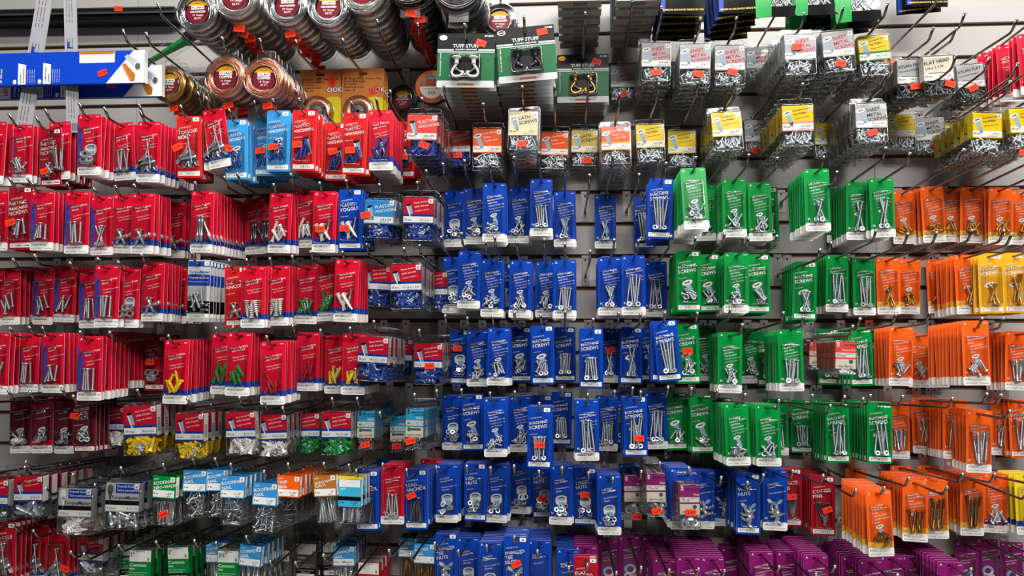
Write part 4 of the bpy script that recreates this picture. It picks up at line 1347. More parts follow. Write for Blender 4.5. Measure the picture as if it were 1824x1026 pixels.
# ------------------------------------------------------------------ what hangs where: picture x of the middle, picture y of the top edge, picture width, print, contents
MS, PA, TB = ':MACHINE_SCREWS', ':PLASTIC_ANCHORS', ':TOGGLE_BOLT'
DATA = {
1: '''
1109 104 51 CS - n6 $3.99@1108,170 =9_x_3/4
1168 62 58 CS - n7 $5.99@1168,132 =10_x_3/4
1239 64 60 CS - n7 $4.99@1246,135 =10_x_1
1299 66 60 CS - n6 $5.49@1303,131 =10_x_1-1/2
1352 72 52 CS - n5 $5.99@1354,144 =12_x_3/4
1391 66 53 CS - n3 =12_x_1
1423 47 62 CS - g30 n7 $6.49@1417,87 =12_x_1
1489 40 62 CS - n7 r4 $4.49@1490,117 =10_x_2
1553 49 61 CY - n6 r4 +green =8_x_1-1/2
1578 92 54 CO - n2 =8_x_1
1620 92 57 CG - n4 $7.99@1625,158 =1/4_x_2-1/4
1668 85 60 CH - n3 r2 $6.99@1686,155 =1/4_x_1-1/4
1724 101 55 CG - n3 r4 $8.99@1725,161 =1/4_x_1-3/4
1759 94 40 R/d ak n2 r2 =1/4_x_1-1/4
1795 80 42 R/d ak n2 r2 =1/4_x_1-3/4
1834 60 45 R/d ak n2 r2 =1/4_x_2-1/4
''',
2: '''
-7 217 42 S/ m n2 =5_mm_x_20_mm
40 222 39 S/m m n3 =4_mm_x_16_mm
63 226 38 S/ m n2 =4_mm_x_20_mm
92 229 39 C:METRIC_MACHINE_SCREWS m n3 $2.89@89,304 =5MM_x_20MM
108 217 39 S/m l n3 =5_mm_x_30_mm
131 232 38 C:METRIC_MACHINE_SCREWS m n2 $2.89@134,292 =5MM_x_25MM
160 204 41 S/m O n6 =4_mm_-_.70
200 228 38 S/ m n2 =4_mm_x_30_mm
219 219 39 R/b l n5 r4 =1/8_x_3
245 228 38 R/b t n3 =1/8_x_2
267 217 41 R/b t n5 =1/8_x_3
302 229 38 R/b t n4 =1/4_x_3
337 207 42 W:TOGGLE_BOLT t n4 $2.59@322,263 =3/16_x_3
381 194 41 R/b t n3 r9 =1/4_x_3
405 216 38 R/b t n2 =3/16_x_4
421 213 41 L:PLASTIC_ANCHORS abs n4 $1.99@411,265 =6-8_x_3/4
448 223 39 L:PLASTIC_ANCHORS abs n4 $2.19@443,284 =8-10_x_7/8
476 210 40 L:PLASTIC_ANCHORS abs n4 $1.69@470,270 =6-10_x_7/8
497 197 42 L:PLASTIC_ANCHORS abs n4 $2.49@493,263 =10-12_x_1
556 204 40 L:PLASTIC_ANCHORS l n3 =14-16_x_1-1/2
572 219 38 L:PLASTIC_ANCHORS ab n3 =14-16_x_1-1/2
543 196 42 W:PLASTIC_ANCHORS ab n4 $1.99@535,259 =6-8_x_3/4
601 219 40 W:PLASTIC_ANCHORS ab n4 $2.69@598,272 =6-8_x_3/4
634 201 43 W:PLASTIC_ANCHORS ab n6 $1.99@630,270 =8-10_x_7/8
678 196 42 R/b abs n8 =10-12_x_1
722 217 39 W:PLASTIC_ANCHORS ab n4 $2.29@724,281 =10-12_x_1-1/2
754 189 60 CR - n6 r-2 $4.99@759,259 =6-8_x_3/4
814 221 53 CR - g110 n4 $4.49@816,281 =8-10_x_7/8
868 215 57 CO - n5 =6_x_3/4
933 185 58 CT - g78 n3 r-1 $5.79@932,260 =6_x_1
935 214 54 CT - n4 H $5.79@939,293 =6_x_1-1/4
989 222 54 CO - n5 =6_x_1
1042 218 53 CU - n5 $4.79@1047,287 =6_x_1-5/8
1096 213 57 CO - g94 n5 +gold =8_x_1
1157 209 56 CY - g70 n5 =6_x_3/4
1215 219 55 CY - n5 =6_x_1
1291 187 59 CY - g90 n6 r3 =8_x_1/2
1346 200 52 CK - n5 r3 $4.99@1340,270 =8_x_2
1387 195 53 CY - n4 +pink =10_x_3/4
1420 172 62 CY - n6 +pink =10_x_3/4
1473 206 53 CY - n5 =10_x_1
1549 171 61 CK - g90 n7 $5.99@1549,243 =10_x_1-1/2
1603 192 55 CY - g100 n5 =12_x_1
1655 195 56 CK - n5 r2 $6.49@1664,260 =12_x_1
1697 205 52 CY - n4 =12_x_1-1/2
1720 198 54 CY - n3 =14_x_1
1755 186 62 CY - n5 =14_x_1
1821 180 62 CY - g95 n5 $5.99@1812,281 =14_x_1-1/2
''',
3: '''
-4 340 40 S/ m n3 =6_mm_x_20_mm
38 333 42 C:METRIC_MACHINE_SCREWS B n3 $2.69@29,395 =10MM_x_30MM
77 340 40 S/m B n3 =6_mm_x_20_mm
103 346 38 S/ B n3 =6_mm_x_25_mm
139 341 42 S/m V n4 =6_mm_x_40_mm
182 349 40 S/m x n4 =6_mm_x_50_mm
223 346 40 R/b h n3 =1/8_-_Extra_Short
256 344 41 R/b h n4 =1/8_-_Short
313 360 38 R/b h n4 =1/8_-_Short
362 340 42 R/b v n10 =3/16_-_Long
454 354 38 R/b vk n3 =1/8_-_Short
476 352 38 R/b vk n2 =1/4_-_Short
501 344 41 R/b aws n3 =10-12_x_1-1/4
543 338 40 R/b aws n3 r2 =10-12_x_1-1/4
580 341 42 R/bd T n3 $2.49@577,408 =1/8_-_1/4
625 337 42 B:PLASTIC_TOGGLE/D T n3 $2.49@618,407 =1/8-1/4_grip
640 342 40 B:PLASTIC_TOGGLE/D T n2 H =1/8-1/4_grip
679 340 60 CB - n4 r-3 $4.99@656,384 =6-8_x_3/4
746 336 60 CP - n4 =10-12_x_1
790 362 52 CP - n3 =10-12_x_1-1/4
810 340 39 N/ N n3 =#_6-32
845 336 39 B/ s n3 =1/2
881 326 41 B/ s n4 =3/4
925 334 39 B/ m n3 =1
964 319 40 B/ l n3 =1-1/4
1006 341 39 B/ x n2 =1-1/2
1078 347 38 B/ x n2 =2
1147 350 37 B:MACHINE_SCREWS L n2 =3
1178 318 43 B:MACHINE_SCREWS L n5 r-3 =3
1234 299 45 G/ s g150 n9 =1/2
1254 329 40 G/ m n3 =3/4
1307 318 42 G/ m n7 =1
1352 325 42 G/ m n4 =1-1/4
1365 334 39 G:MACHINE_SCREWS l n2 H =6-32_x_1-1/2
1454 301 45 G/ x n7 =2
1491 336 39 G/ l n5 =2-1/2
1528 324 42 G/ X n6 =2-1/2
1569 317 43 G/ X n4 =3
1608 339 39 O/y sb n4 =4_x_5/8
1644 340 37 O/y sb n3 =4_x_1/2
1659 332 41 O/y sbw n5 =4_x_1/2
1691 336 39 O/y mbw n4 =4_x_3/4
1731 333 41 O/y mbw n5 =6_x_3/4
1781 334 42 O/y mbw n5 =6_x_1
1820 339 40 O/y mbw n3 =6_x_1-1/4
''',
4: '''
-10 478 38 S/m B n3 =6_mm_x_16_mm
18 477 38 S/m B n2 =8_mm_x_16_mm
45 475 37 S/ B n1 =8_mm_x_16_mm
80 477 38 S/m B n3 =8_mm_x_20_mm
119 473 38 S/m B n4 =8_mm_-_1.00_x_25_mm
162 481 39 S/m V n3 =8_mm_-_1.00_x_40_mm
193 472 42 S/m V n4 =8_mm_-_1.00_x_45_mm
231 478 40 S/m O n4 =8_mm_-_1.00
274 467 40 R/b h n5 =1/8_-_Long
318 476 38 R/b h n4 =1/8_-_X-Long
356 463 42 T B n6 =8-10_x_1-1/4
421 475 41 W:E-Z_ANCOR h n3 =8_x_1-1/4
452 474 42 R/b z n4 =8_x_1-1/4
496 473 41 R/b z n4 =6_x_1
548 473 40 R/b ags n3 =12-16_x_1-1/2
580 468 40 R/b ags n4 r3 =14-16_x_1-1/2
619 462 43 R/bd T n4 =5/8_-_3/4
672 458 56 CP - n3 r-3 =10-12_x_1
722 454 62 CP - n5 =10-12_x_1-1/4
772 470 54 CP - n3 =14-16_x_1
808 458 39 N/ N n3 =#_8-32
837 447 40 B/ s n4 =1/2
877 462 40 B/ s n3 =3/4
899 470 36 B:MACHINE_SCREWS m n2 =3/4
928 464 40 B/ m n4 =1
973 466 39 B/ m n3 =1-1/4
1006 463 41 B/ l n4 =1-1/2
1086 458 41 B/ x n6 =2
1128 455 42 B/ L n4 =2-1/2
1168 466 39 B/ L n3 =3
1226 447 43 G:MACHINE_SCREWS s n7 =1/2
1261 453 41 G:MACHINE_SCREWS m n4 =3/4
1312 450 43 G/ s n7 =3/4
1350 453 42 G:MACHINE_SCREWS m n5 =1-1/4
1434 466 42 G:MACHINE_SCREWS x n6 =2
1491 454 41 G/ L n5 =2-1/2
1538 460 41 G/ L n4 =3
1580 459 41 O/y xbw n4 =10_x_1
1620 461 40 O/y mbw n4 =10_x_1-1/4
1668 462 39 O/y mbw n4 =10_x_1-1/4
1720 454 43 O/y xbw n9 =10_x_1-1/2
1763 451 44 D:WOOD_SCREWS xbw n4 =12_x_2
1808 450 44 D:WOOD_SCREWS Xbw n4 =12_x_2-1/2
''',
5: '''
-2 592 41 S/ B n3 =8_mm_-_1.25_x_20_mm
28 605 37 S/ B n3 =8_mm_-_1.25_x_20_mm
52 594 39 S/m V n5 =8_mm_-_1.25_x_25_mm
96 593 40 S/m B n6 =8_mm_-_1.25_x_30_mm
137 594 37 S/m V n4 =8_mm_-_1.25_x_35_mm
162 599 43 S/m V n6 =8_mm_-_1.25_x_40_mm
215 591 38 S/m V n9 =8_mm_-_1.25_x_45_mm
279 598 37 C:METRIC_HEX_NUTS O n4 $2.49@274,643 =4MM_-_1.00
316 606 43 R/b ay n8 =4-6_x_7/8
372 605 38 R/b aw n3 =10-12_x_1
398 594 41 R/b ag n5 =12-16_x_1-1/2
428 592 43 R/b ag n8 =14-16_x_1-9/16
487 608 43 R/b ar n6 =3/8_x_1-1/2
550 592 40 R/b ar n5 =3/8_x_1-1/2
599 597 40 R/b ays n4 =6-8_x_7/8
632 594 42 R/b ays n7 =6-8_x_7/8
669 583 61 CP - n4 r-3 =14-16_x_1-1/2
712 590 51 CP - n3 =14-16_x_1-1/2
764 597 56 CP - n4 $4.99@767,650 =14-16_x_1-1/2
820 587 38 N:HEX_NUTS n n4 $1.99@817,620 =10-24
851 588 39 B/ s n3 =1/2
889 584 40 B/ m n4 =3/4
928 583 38 B:MACHINE_SCREWS m n3 =1
966 580 41 B:MACHINE_SCREWS m n4 =1-1/4
1006 583 38 B:MACHINE_SCREWS l n3 =1-1/2
1053 585 42 B:MACHINE_SCREWS l n5 =1-1/2
1087 585 38 B/ X n3 $2.49@1088,624 =2
1125 583 40 B:MACHINE_SCREWS X n4 =2-1/2
1157 585 37 B:MACHINE_SCREWS X n3 =2-1/2
1184 571 43 B:MACHINE_SCREWS L n4 r5 =3
1223 577 42 G:MACHINE_SCREWS m n5 $1.69@1221,625 =1/2
1256 580 39 G/ s n4 =3/4
1301 592 43 G/ m n7 =1
1336 585 39 G/ m n5 =1-1/4
1366 592 38 G:MACHINE_SCREWS l n4 =1-1/2
1407 587 44 G/ l n7 =1-1/2
1456 594 38 CF - n4 =3/16x2
1506 592 44 CF - n4 =3/16x2
1478 586 40 G:MACHINE_SCREWS L n5 H =10-24_x_2
1531 583 42 G:MACHINE_SCREWS L n5 =2-1/2
1556 586 40 G:MACHINE_SCREWS L n4 =3
1605 581 43 Q/ mzw n5 =6_x_3/4
1635 594 39 Q/ mzw n4 =6_x_1
1667 594 39 Q/ lzw n4 =6_x_1-1/4
1736 571 47 Q/ mzw n9 =8_x_1
1812 590 43 Q/ lzw n8 =8_x_2
''',
6: '''
38 708 37 M/ cw n3 =1/4_x_3/4
77 705 38 M/r c n4 =6_mm_-_1.00_x_16_mm
116 706 38 M/ c n4 =1/4-20_x_5/8
152 702 39 M:LICENSE_PLATE_BOLTS c n5 $2.29@141,737 =1/4-20_x_5/8
202 710 52 CW - n3 =1/8_-_3/4
251 704 63 CE - n5 r2 =Assorted
341 720 58 CE - n6 r1 =6-8_w/8s
429 717 58 CW - n4 r2 =8-10-12
485 722 57 CW - n5 r2 =10-12_w/8s
545 721 54 CN - n4 =12-14-16
600 718 58 CN - n4 =10-12_w/8s
653 716 37 CD - n3 $2.19@653,789 =M4-0.7_x_12
684 712 34 CD - n4 =M5-0.8_x_16
710 726 35 CD - n3 $2.19@707,792 =M6-1.0_x_16
741 712 39 CD - n6 r-1 $2.49@735,783 =M10-1.5_x_20
807 703 38 N/ N n4 =1/4-20
842 702 39 B:MACHINE_SCREWS s n6 =1/2
882 708 41 B/ s n6 =3/4
927 705 39 B/ m n4 =1
962 724 43 B:MACHINE_SCREWS l n3 $2.49@963,790 =1-1/4
965 704 38 B:MACHINE_SCREWS l n4 H =1-1/4
1001 698 37 B:MACHINE_SCREWS l n3 =1-1/2
1045 711 43 B/ L n6 =1-3/4
1082 704 39 B/ l n4 =2
1108 699 36 B:MACHINE_SCREWS L n2 =2
1131 706 42 B:MACHINE_SCREWS L n5 $1.99@1136,779 =2-1/2
1167 698 40 B/ L n4 =3
1203 700 40 G:MACHINE_SCREWS m n5 =1/2
1248 703 41 G:MACHINE_SCREWS s n6 =3/4
1284 709 40 G:MACHINE_SCREWS m n5 =3/4
1311 718 44 G/ s n7 =3/4
1367 720 44 G/ m n8 =1-1/4
1384 710 40 G/ l n4 =1-1/2
1428 712 38 G:MACHINE_SCREWS l n4 =1/4-20_x_1-1/2
1468 710 40 G/ l n12 =1-3/4
1491 717 43 G:MACHINE_SCREWS L n5 =2
1527 712 41 G/ L n6 =2-1/2
1567 716 44 G:MACHINE_SCREWS L n6 =3
1599 715 41 Q/ lzw n6 =10_x_1-1/2
1642 708 40 Q/ Xzw n9 =10_x_3
1700 711 43 Q/ Lzw n12 =12_x_2-1/2
1743 731 45 Q/ Lzw n5 =12_x_3
1785 710 41 Q/ lzw n10 =14_x_2
1816 712 42 A:WOOD_SCREWS Lzw n6 =14_x_3
''',
7: '''
-8 836 57 CZ - n3 =1/8_x_2
54 831 56 CZ - n5 =3/16_x_2
128 826 53 CQ - n3 =8_x_1-1/4
138 851 64 CQ - n4 =8_x_1-1/4
184 844 52 CJ - n3 =6_x_1
222 841 65 CJ - n5 r-2 =8_x_1-1/2
268 836 52 CJ - n4 =10_x_1-1/2
298 835 42 NG - n4 r-2 $4.49@300,910 =1-3/4"
349 826 40 NB - n4 =1/2"
391 825 40 NB - n4 =3/4"
417 835 42 NB - n4 r-2 =1-1/4"
452 840 38 NT - n3 =1-1/2"
476 847 43 NB - n4 r-3 =1-1/2"
517 835 41 NO - n7 r-2 =1-1/4"
580 834 41 NT - n4 r4 =2"
626 836 41 NX - n4 =1-3/4"
654 838 41 B:LEAD_ANCHOR/D k n5 $2.49@653,871 =6-8_x_1-1/2
700 827 41 S/ l n6 =8_mm_-_1.00_x_40_mm
741 836 41 B:LEAD_ANCHOR/D k n7 $2.19@735,879 =10-14_x_1-1/2
690 818 38 B:LEAD_ANCHOR/D k n3 H =6-8_x_1
768 818 38 S/ l n4 =8_mm_-_1.25_x_50_mm
797 827 40 N/ N n8 =5/16-18
847 825 40 N:HEX_NUTS N n7 =5/16-18
886 827 40 N/ N n6 =3/8-16
928 817 38 N/ O n4 =7/16-14
966 825 38 N:HEX_NUTS O n4 $1.59@965,885 =1/2-13
1001 829 41 K/ N n6 =10-32
1043 833 40 K:LOCK_NUTS N n5 $2.39@1042,878 =1/4-20
1085 845 42 K/ N n6 =5/16-18
1122 826 39 K/ N n4 =3/8-16
1126 832 38 CV - n2 $3.49@1132,918 =3/8-16 H
1168 828 41 CV - n6 $2.29@1168,908 =7/16-14
1213 833 43 K/ N n8 =1/2-13
1227 847 43 CV - n2 r1 $3.99@1228,911 =1/2-13 H
1253 838 41 I/ w n5 =10-24
1286 835 40 I/ w n6 =1/4-20
1333 843 43 I:WING_NUTS w n8 =5/16-18
1380 836 43 I/ w n8 =3/8-16
1408 835 41 C:COTTER_PINS p n4 $1.99@1406,883 =3/16_x_1
1466 848 42 C:COTTER_PINS p n10 r-1 $1.89@1470,906 =3/16_x_2
1524 834 38 O/y mdw n7 =6_x_3/4
1564 873 47 O/y sdw n8 =8_x_1
1605 829 38 O/y mdw n5 =8_x_1-1/4
1630 855 44 O/y ldw n7 =8_x_2
1653 829 39 O/y ldw n6 =8_x_1-5/8
1665 850 44 O/y Ldw n4 =8_x_2-1/2
1701 838 39 O/y Ldw n5 =8_x_2-1/2
1731 848 43 O/y Ldw n6 =8_x_3
1773 843 43 O/u mzw n6 =8_x_1-1/4
1827 843 44 Y/b szw n4 =8_x_3/4
''',
8: '''
10 930 41 C:TOGGLE_BOLT t n6 $3.29@2,1010 =1/4_x_3
68 933 39 C/b t n7 =3/16_x_3
105 941 39 C/b t n5 $3.49@124,1005 =1/4_x_4
-28 936 39 C:TOGGLE_BOLT t n3 =1/4_x_2
166 942 52 CZ - n5 =3/16_x_3
212 950 50 CZ - n5 =1/4_x_3
234 953 36 KG - n3 =Bright
253 962 38 KG - n6 =Bright
320 957 38 KG - n5 r3 =Bright
388 954 38 NC - n4 =1-1/2
411 963 39 KH - n4 =Bright
451 959 40 NC - n4 r-4 =2-1/2
500 963 37 KK - n4 =Bright
548 952 36 KK - n5 =Bright
592 950 34 KK - n3 =Bright
613 961 38 NC - n4 =Masonry
660 985 38 KR - n9 =Bright
730 947 37 NF - n4 =1-1/2
758 957 38 NF - n4 =2
795 950 40 E:PRONGED_TEE_NUTS wk n12 =1/4-20
834 957 40 N/ N n9 =5/16-18
874 965 42 N/ N n12 =3/8-16
919 955 43 E:PRONGED_TEE_NUTS wk n7 $1.29@921,1000 =5/16-18
961 962 41 E/ O n10 =3/8-16
1012 978 41 I/ w n11 =1/4-20
1044 972 41 P/ W n12 H =3/8
1044 992 43 C:FLAT_WASHERS W n1 =1/4
1083 960 38 P/ W n6 =1/2
1121 954 39 P/ W n5 =7/16
1163 956 39 P/ W n5 =9/16
1185 995 42 P/ W n12 =5/16
1227 991 43 P/ W n13 =3/8
1269 992 43 P/ W n13 =1/4
1304 975 40 P/ W n11 =1/2
1356 982 43 P/ W n14 =5/8
1404 982 42 P/ W n14 =3/4
1453 988 44 P/ W n14 =#8
1475 970 40 P/ W n10 =#10
1551 997 44 P/ W n14 =1/4
1520 990 43 P/ W n12 H =1/4
1588 990 43 P/ W n13 =5/16
1626 990 43 P/ W n13 =3/8
1693 1001 46 P/ W n14 =7/16
1665 993 43 P/ W n12 =1/2
1721 965 39 P/ W n5 =9/16
1758 960 38 P/ W n6 =5/8
1801 965 40 P/ W n6 =3/4
''',
}
build_rows(DATA)

# bare hooks seen in the gaps of the middle rows
for row, px, py, nm in ((3, 1042, 362, 'bare chrome hook between blue screw cards, fourth row'), (3, 1116, 362, 'bare chrome hook right of the single blue card with crossed screws, fourth row'),
                        (3, 1383, 360, 'bare chrome hook between the two groups of green cards, fourth row'), (3, 1410, 362, 'bare chrome hook left of the tall green stack, fourth row'),
                        (4, 1043, 492, 'bare chrome hook between blue screw cards, fifth row'), (4, 1385, 492, 'bare chrome hook between green card groups, fifth row'),
                        (4, 1405, 494, 'bare chrome hook close left of the right green group, fifth row'), (2, 1480, 240, 'bare chrome hook above the dark yellow-labelled box, third row'),
                        (1, 1600, 128, 'bare chrome hook above grey concrete screw boxes, second row'), (6, 1400, 716, 'bare chrome hook right of the front green cards, seventh row'),
                        (7, 1438, 836, 'bare chrome hook left of the cotter pin stack, eighth row')):
    p = P(px, py, 0)
    add_hook(p.x, row_z(row) + .16 * math.tan(math.radians(2.8)), .16, row, nm, .26, True)


# ------------------------------------------------------------------ wire coils in round clear packs
RX90 = Matrix.Rotation(math.pi / 2, 4, 'X')       # lathe axis z -> towards the aisle (-y)


def coil_wire_mb(m):
    mb = MB()
    prof = []
    for k in range(33):
        a = 2 * math.pi * k / 32
        r = .0066 * (1 + (.06 if k % 2 else -.06))
        prof.append((.0315 + r * math.cos(a), .0095 + r * .85 * math.sin(a)))
    mb.lathe(prof, m, 44, True, False)
    rng = random.Random(4)
    for i in range(7):                             # a few strands that wander over the bundle
        ph, R = rng.uniform(0, 6.28), .0315 + rng.uniform(-.004, .004)
        mb.tube([((R + .003 * math.sin(2 * t * .1745 + ph)) * math.cos(t * .1745), (R + .003 * math.sin(2 * t * .1745 + ph)) * math.sin(t * .1745), .0165 + .001 * math.sin(3 * t * .1745 + ph))
                 for t in range(37)], .0009, m, 5, False)
    out = MB()
    return out.join(mb, RX90)


def coil_shell_mb():
    mb = MB()
    mb.lathe([(.0405, 0), (.0400, .013), (.0375, .0195), (.0248, .0200), (.0238, .0130), (.0005, .0128)], 'clear', 40, False, False)
    for R, z in ((.0404, .0006), (.0392, .0168), (.0366, .0200), (.0250, .0203)):
        mb.tube([(R * math.cos(t * .1745), R * math.sin(t * .1745), z) for t in range(38)], .0007, 'clear_edge_glint', 5, False)
    out = MB()
    out.join(mb, RX90)
    out.sheet([(-.017, -.0395 + .0), (.017, -.0395), (.017, -.056), (-.017, -.056)], [], -.0004, -.0004, 'clear_hazy')
    out.sheet(rrect(-.018, .018, .034, .058, .004), [[(x, z + .052) for x, z in slot(.006, .0026)]], -.0008, 0, 'clear_hazy')
    e = [(x, -.0010, z) for x, z in rrect(-.0178, .0178, .0342, .0578, .004)]
    out.tube(e + e[:2], .0005, 'clear_edge_glint', 5, False)
    return out


def coil_label_mb(word, gauge):
    mb = MB()
    y = -.0131
    mb.disc(0, 0, .0225, .0225, y, 'maroon', 32)
    mb.disc(0, 0, .0225, .0225, y - .0002, 'gold', 12, 0, math.radians(32), math.radians(148))
    mb.rect(-.0125, .0125, .0050, .0115, y - .0003, 'white')
    mb.text('HILLMAN', 0, .0064, .0056, y - .0005, 'ink', 0, 'C', .02)
    mb.text(word, 0, -.0012, min(.0070, .050 / len(word)), y - .0004, 'white', 0, 'C', .02)
    mb.text(gauge + ' Gauge', 0, -.0076, .0056, y - .0004, 'white')
    mb.text('50 FT.', 0, -.0140, .0056, y - .0004, 'white')
    mb.text('50155', 0, .0148, .0042, y - .0004, 'ink')
    return mb


COILW = {'wire_bright': ('silver', 'GALVANIZED'), 'brass': ('brass', 'BRASS'), 'copper': ('copper', 'COPPER'), 'steel_dark': ('dark steel', 'ANNEALED'), 'wire_dark': ('black', 'ANNEALED'), 'plate': ('bright steel', 'STAINLESS')}


def coil(x, y, r, m, n, row, gauge, where, st=None, rot=0.0, rear_st=True):
    W = .082
    s, sc = solve_depth(x, y, 2 * r, W, T=.018)
    c = P(x, y, s + .018)
    hole = Vector((c.x, -s, c.z + .052 * sc))
    word, txt = COILW[m]
    tilt = math.atan2(hole.z - row_z(row), s)
    tn = math.tan(min(max(tilt, math.radians(0.6)), math.radians(5.5)))
    rng = random.Random(int(x) + 3)
    cat = 'wire coil'
    grp = 'round packs of %s wire' % word
    M = Matrix.Translation(hole) @ Euler((0, -math.radians(rot), rng.uniform(-.05, .05))).to_matrix().to_4x4() @ Matrix.Scale(sc, 4) @ Matrix.Translation((0, 0, -.052))
    root = link('wire_coil_pack', None, None, M)
    link('wire_coil', shared('coil_' + m, lambda: coil_wire_mb(m)), root)
    shl = link('clear_shell', shared('coil_shell', coil_shell_mb), root)
    link('round_label', shared('coil_label_%s_%s' % (m, gauge), lambda: coil_label_mb(txt, gauge)), shl)
    if st:
        add_sticker(root, st, M4(rng.uniform(-.004, .004), -.0012, -.049, 0, rng.uniform(-.2, .2), 0))
    lab = 'round clear pack of %s wire, %s' % (word, where)
    tag(root, lab, cat, grp)

    def rfn():
        return MB().join(coil_wire_mb(m)).join(coil_shell_mb()).join(coil_label_mb(txt, gauge))
    pitch = .0212
    for i in range(1, min(n, int((s - .012) / (pitch * sc))) + 1):
        d = pitch * sc * i
        jx = rng.uniform(-.003, .003)
        mm = Matrix.Translation((hole.x + jx, hole.y + d, hole.z - d * tn)) @ Euler((rng.uniform(-.015, .015), rng.uniform(-.06, .06), rng.uniform(-.02, .02))).to_matrix().to_4x4() @ Matrix.Scale(sc, 4) @ Matrix.Translation((0, 0, -.052))
        if rear_st:
            o = link('wire_coil_pack', None, None, mm)
            link('wire_coil', shared('coil_body_' + m, rfn), o)
            add_sticker(o, rng.choice(('3.99', '4.49', '5.99')), M4(rng.uniform(-.006, .006), -.0012, -.049, 0, rng.uniform(-.3, .3), 0))
        else:
            o = link('wire_coil_pack', shared('coil_body_' + m, rfn), None, mm)
        tag(o, '%s %s coil back, stack %s' % (ordn(i + 1), word, where), cat, grp)
    add_hook(hole.x, hole.z, s, row, 'chrome hook through the %s wire coils, %s' % (word, where))


coil(351, 20, 38, 'wire_bright', 10, 0, '16', 'leftmost in the top coil row', None, 0, False)
coil(420, -6, 42, 'plate', 10, 0, '14', 'second from left in the top coil row', '3.99')
coil(511, 9, 38, 'wire_bright', 9, 0, '18', 'third from left in the top coil row', '4.49')
coil(584, 11, 38, 'wire_bright', 8, 0, '20', 'fourth from left in the top coil row', None, 0, False)
coil(648, -16, 46, 'plate', 11, 0, '12', 'fifth from left in the top coil row', None, 0, False)
coil(728, -34, 46, 'wire_dark', 10, 0, '14', 'in front of many orange stickers', '5.99')
coil(815, -26, 46, 'steel_dark', 9, 0, '16', 'right of the stack with many stickers', None, 0, False)
coil(890, 36, 34, 'wire_dark', 2, 0, '19', 'above the black swag hook card', '4.49')
coil(300, 149, 33, 'brass', 6, 1, '18', 'beside the end of the blue boxes', '3.99')
coil(365, 166, 29, 'brass', 4, 1, '20', 'low beside the copper coils', '3.49')
coil(401, 137, 38, 'copper', 3, 1, '16', 'left of the two front copper coils', '6.99')
coil(468, 139, 37, 'copper', 7, 1, '18', 'right of the two front copper coils', '6.99')
coil(716, 176, 29, 'wire_dark', 3, 1, '20', 'left of the orange line spool', None, 0, False)


# ------------------------------------------------------------------ orange picture-wire cards
def wire_card_mb(lines):
    mb = MB()
    x0, x1, z0, z1 = -.039, .039, -.104, .010
    mb.sheet(rrect(x0, x1, z0, z1, .002), [slot(.0085, .0022)], -.0008, 0, 'kraft')
    cx, cz, R = .024, -.080, .038
    pts = []
    for i in range(40):
        a = 2 * math.pi * i / 40
        pts.append((min(cx + R * math.cos(a), x1 - .0003), max(cz + R * math.sin(a), z0 + .0003)))
    mb.flat(pts, -.0010, 'ookyellow')
    for i, t in enumerate(lines):
        mb.text(t, x0 + .004, .0005 - .0008 - (.0055 if i else .006) * (i + 1) - .004, .0050 if i else .0056, -.0011, 'ink', 0, 'L', .012)
    for q, mm in ((.04, 'ink'), (.0, 'white')):
        mb.text('OOK', .027, -.0335, .0125, -.0012 - (.0 if q else .0003), mm, 0, 'C', .06 if q else .015)
    for s in (0, .002):
        mb.tube([(-.034 + t * .004, -.0012, -.060 + .016 * math.sin(t * .22) + s) for t in range(10)], .0004, 'anchor_green', 4)
    return mb


def wire_card_coil_mb():
    mb = MB()
    prof = [(.0195 + .0075 * (1 + .07 * (k % 2)) * math.cos(k * .3927), .007 + .006 * math.sin(k * .3927)) for k in range(17)]
    mb.lathe(prof, 'copper', 36, True, False)
    mb.lathe([(.012, .0), (.012, .012), (.003, .0125)], 'steel_dark', 8, False, False)
    for k in range(8):
        a = k * math.pi / 4
        mb.box(-.0001, .0001, -.0001, .0001, 0, .0001, 'steel_dark')
        mb.tube([(.003 * math.cos(a), .003 * math.sin(a), .0128), (.0115 * math.cos(a), .0115 * math.sin(a), .0128)], .0008, 'plate', 5)
    return MB().join(mb, RX90)


def wire_card_dome_mb():
    mb = MB()
    mb.lathe([(.030, 0), (.0295, .012), (.027, .0155), (.0005, .016)], 'clear', 36, False, False)
    for R, z in ((.0300, .0006), (.0275, .0156)):
        mb.tube([(R * math.cos(t * .1745), R * math.sin(t * .1745), z) for t in range(38)], .0006, 'clear_edge_glint', 5, False)
    return MB().join(mb, RX90)


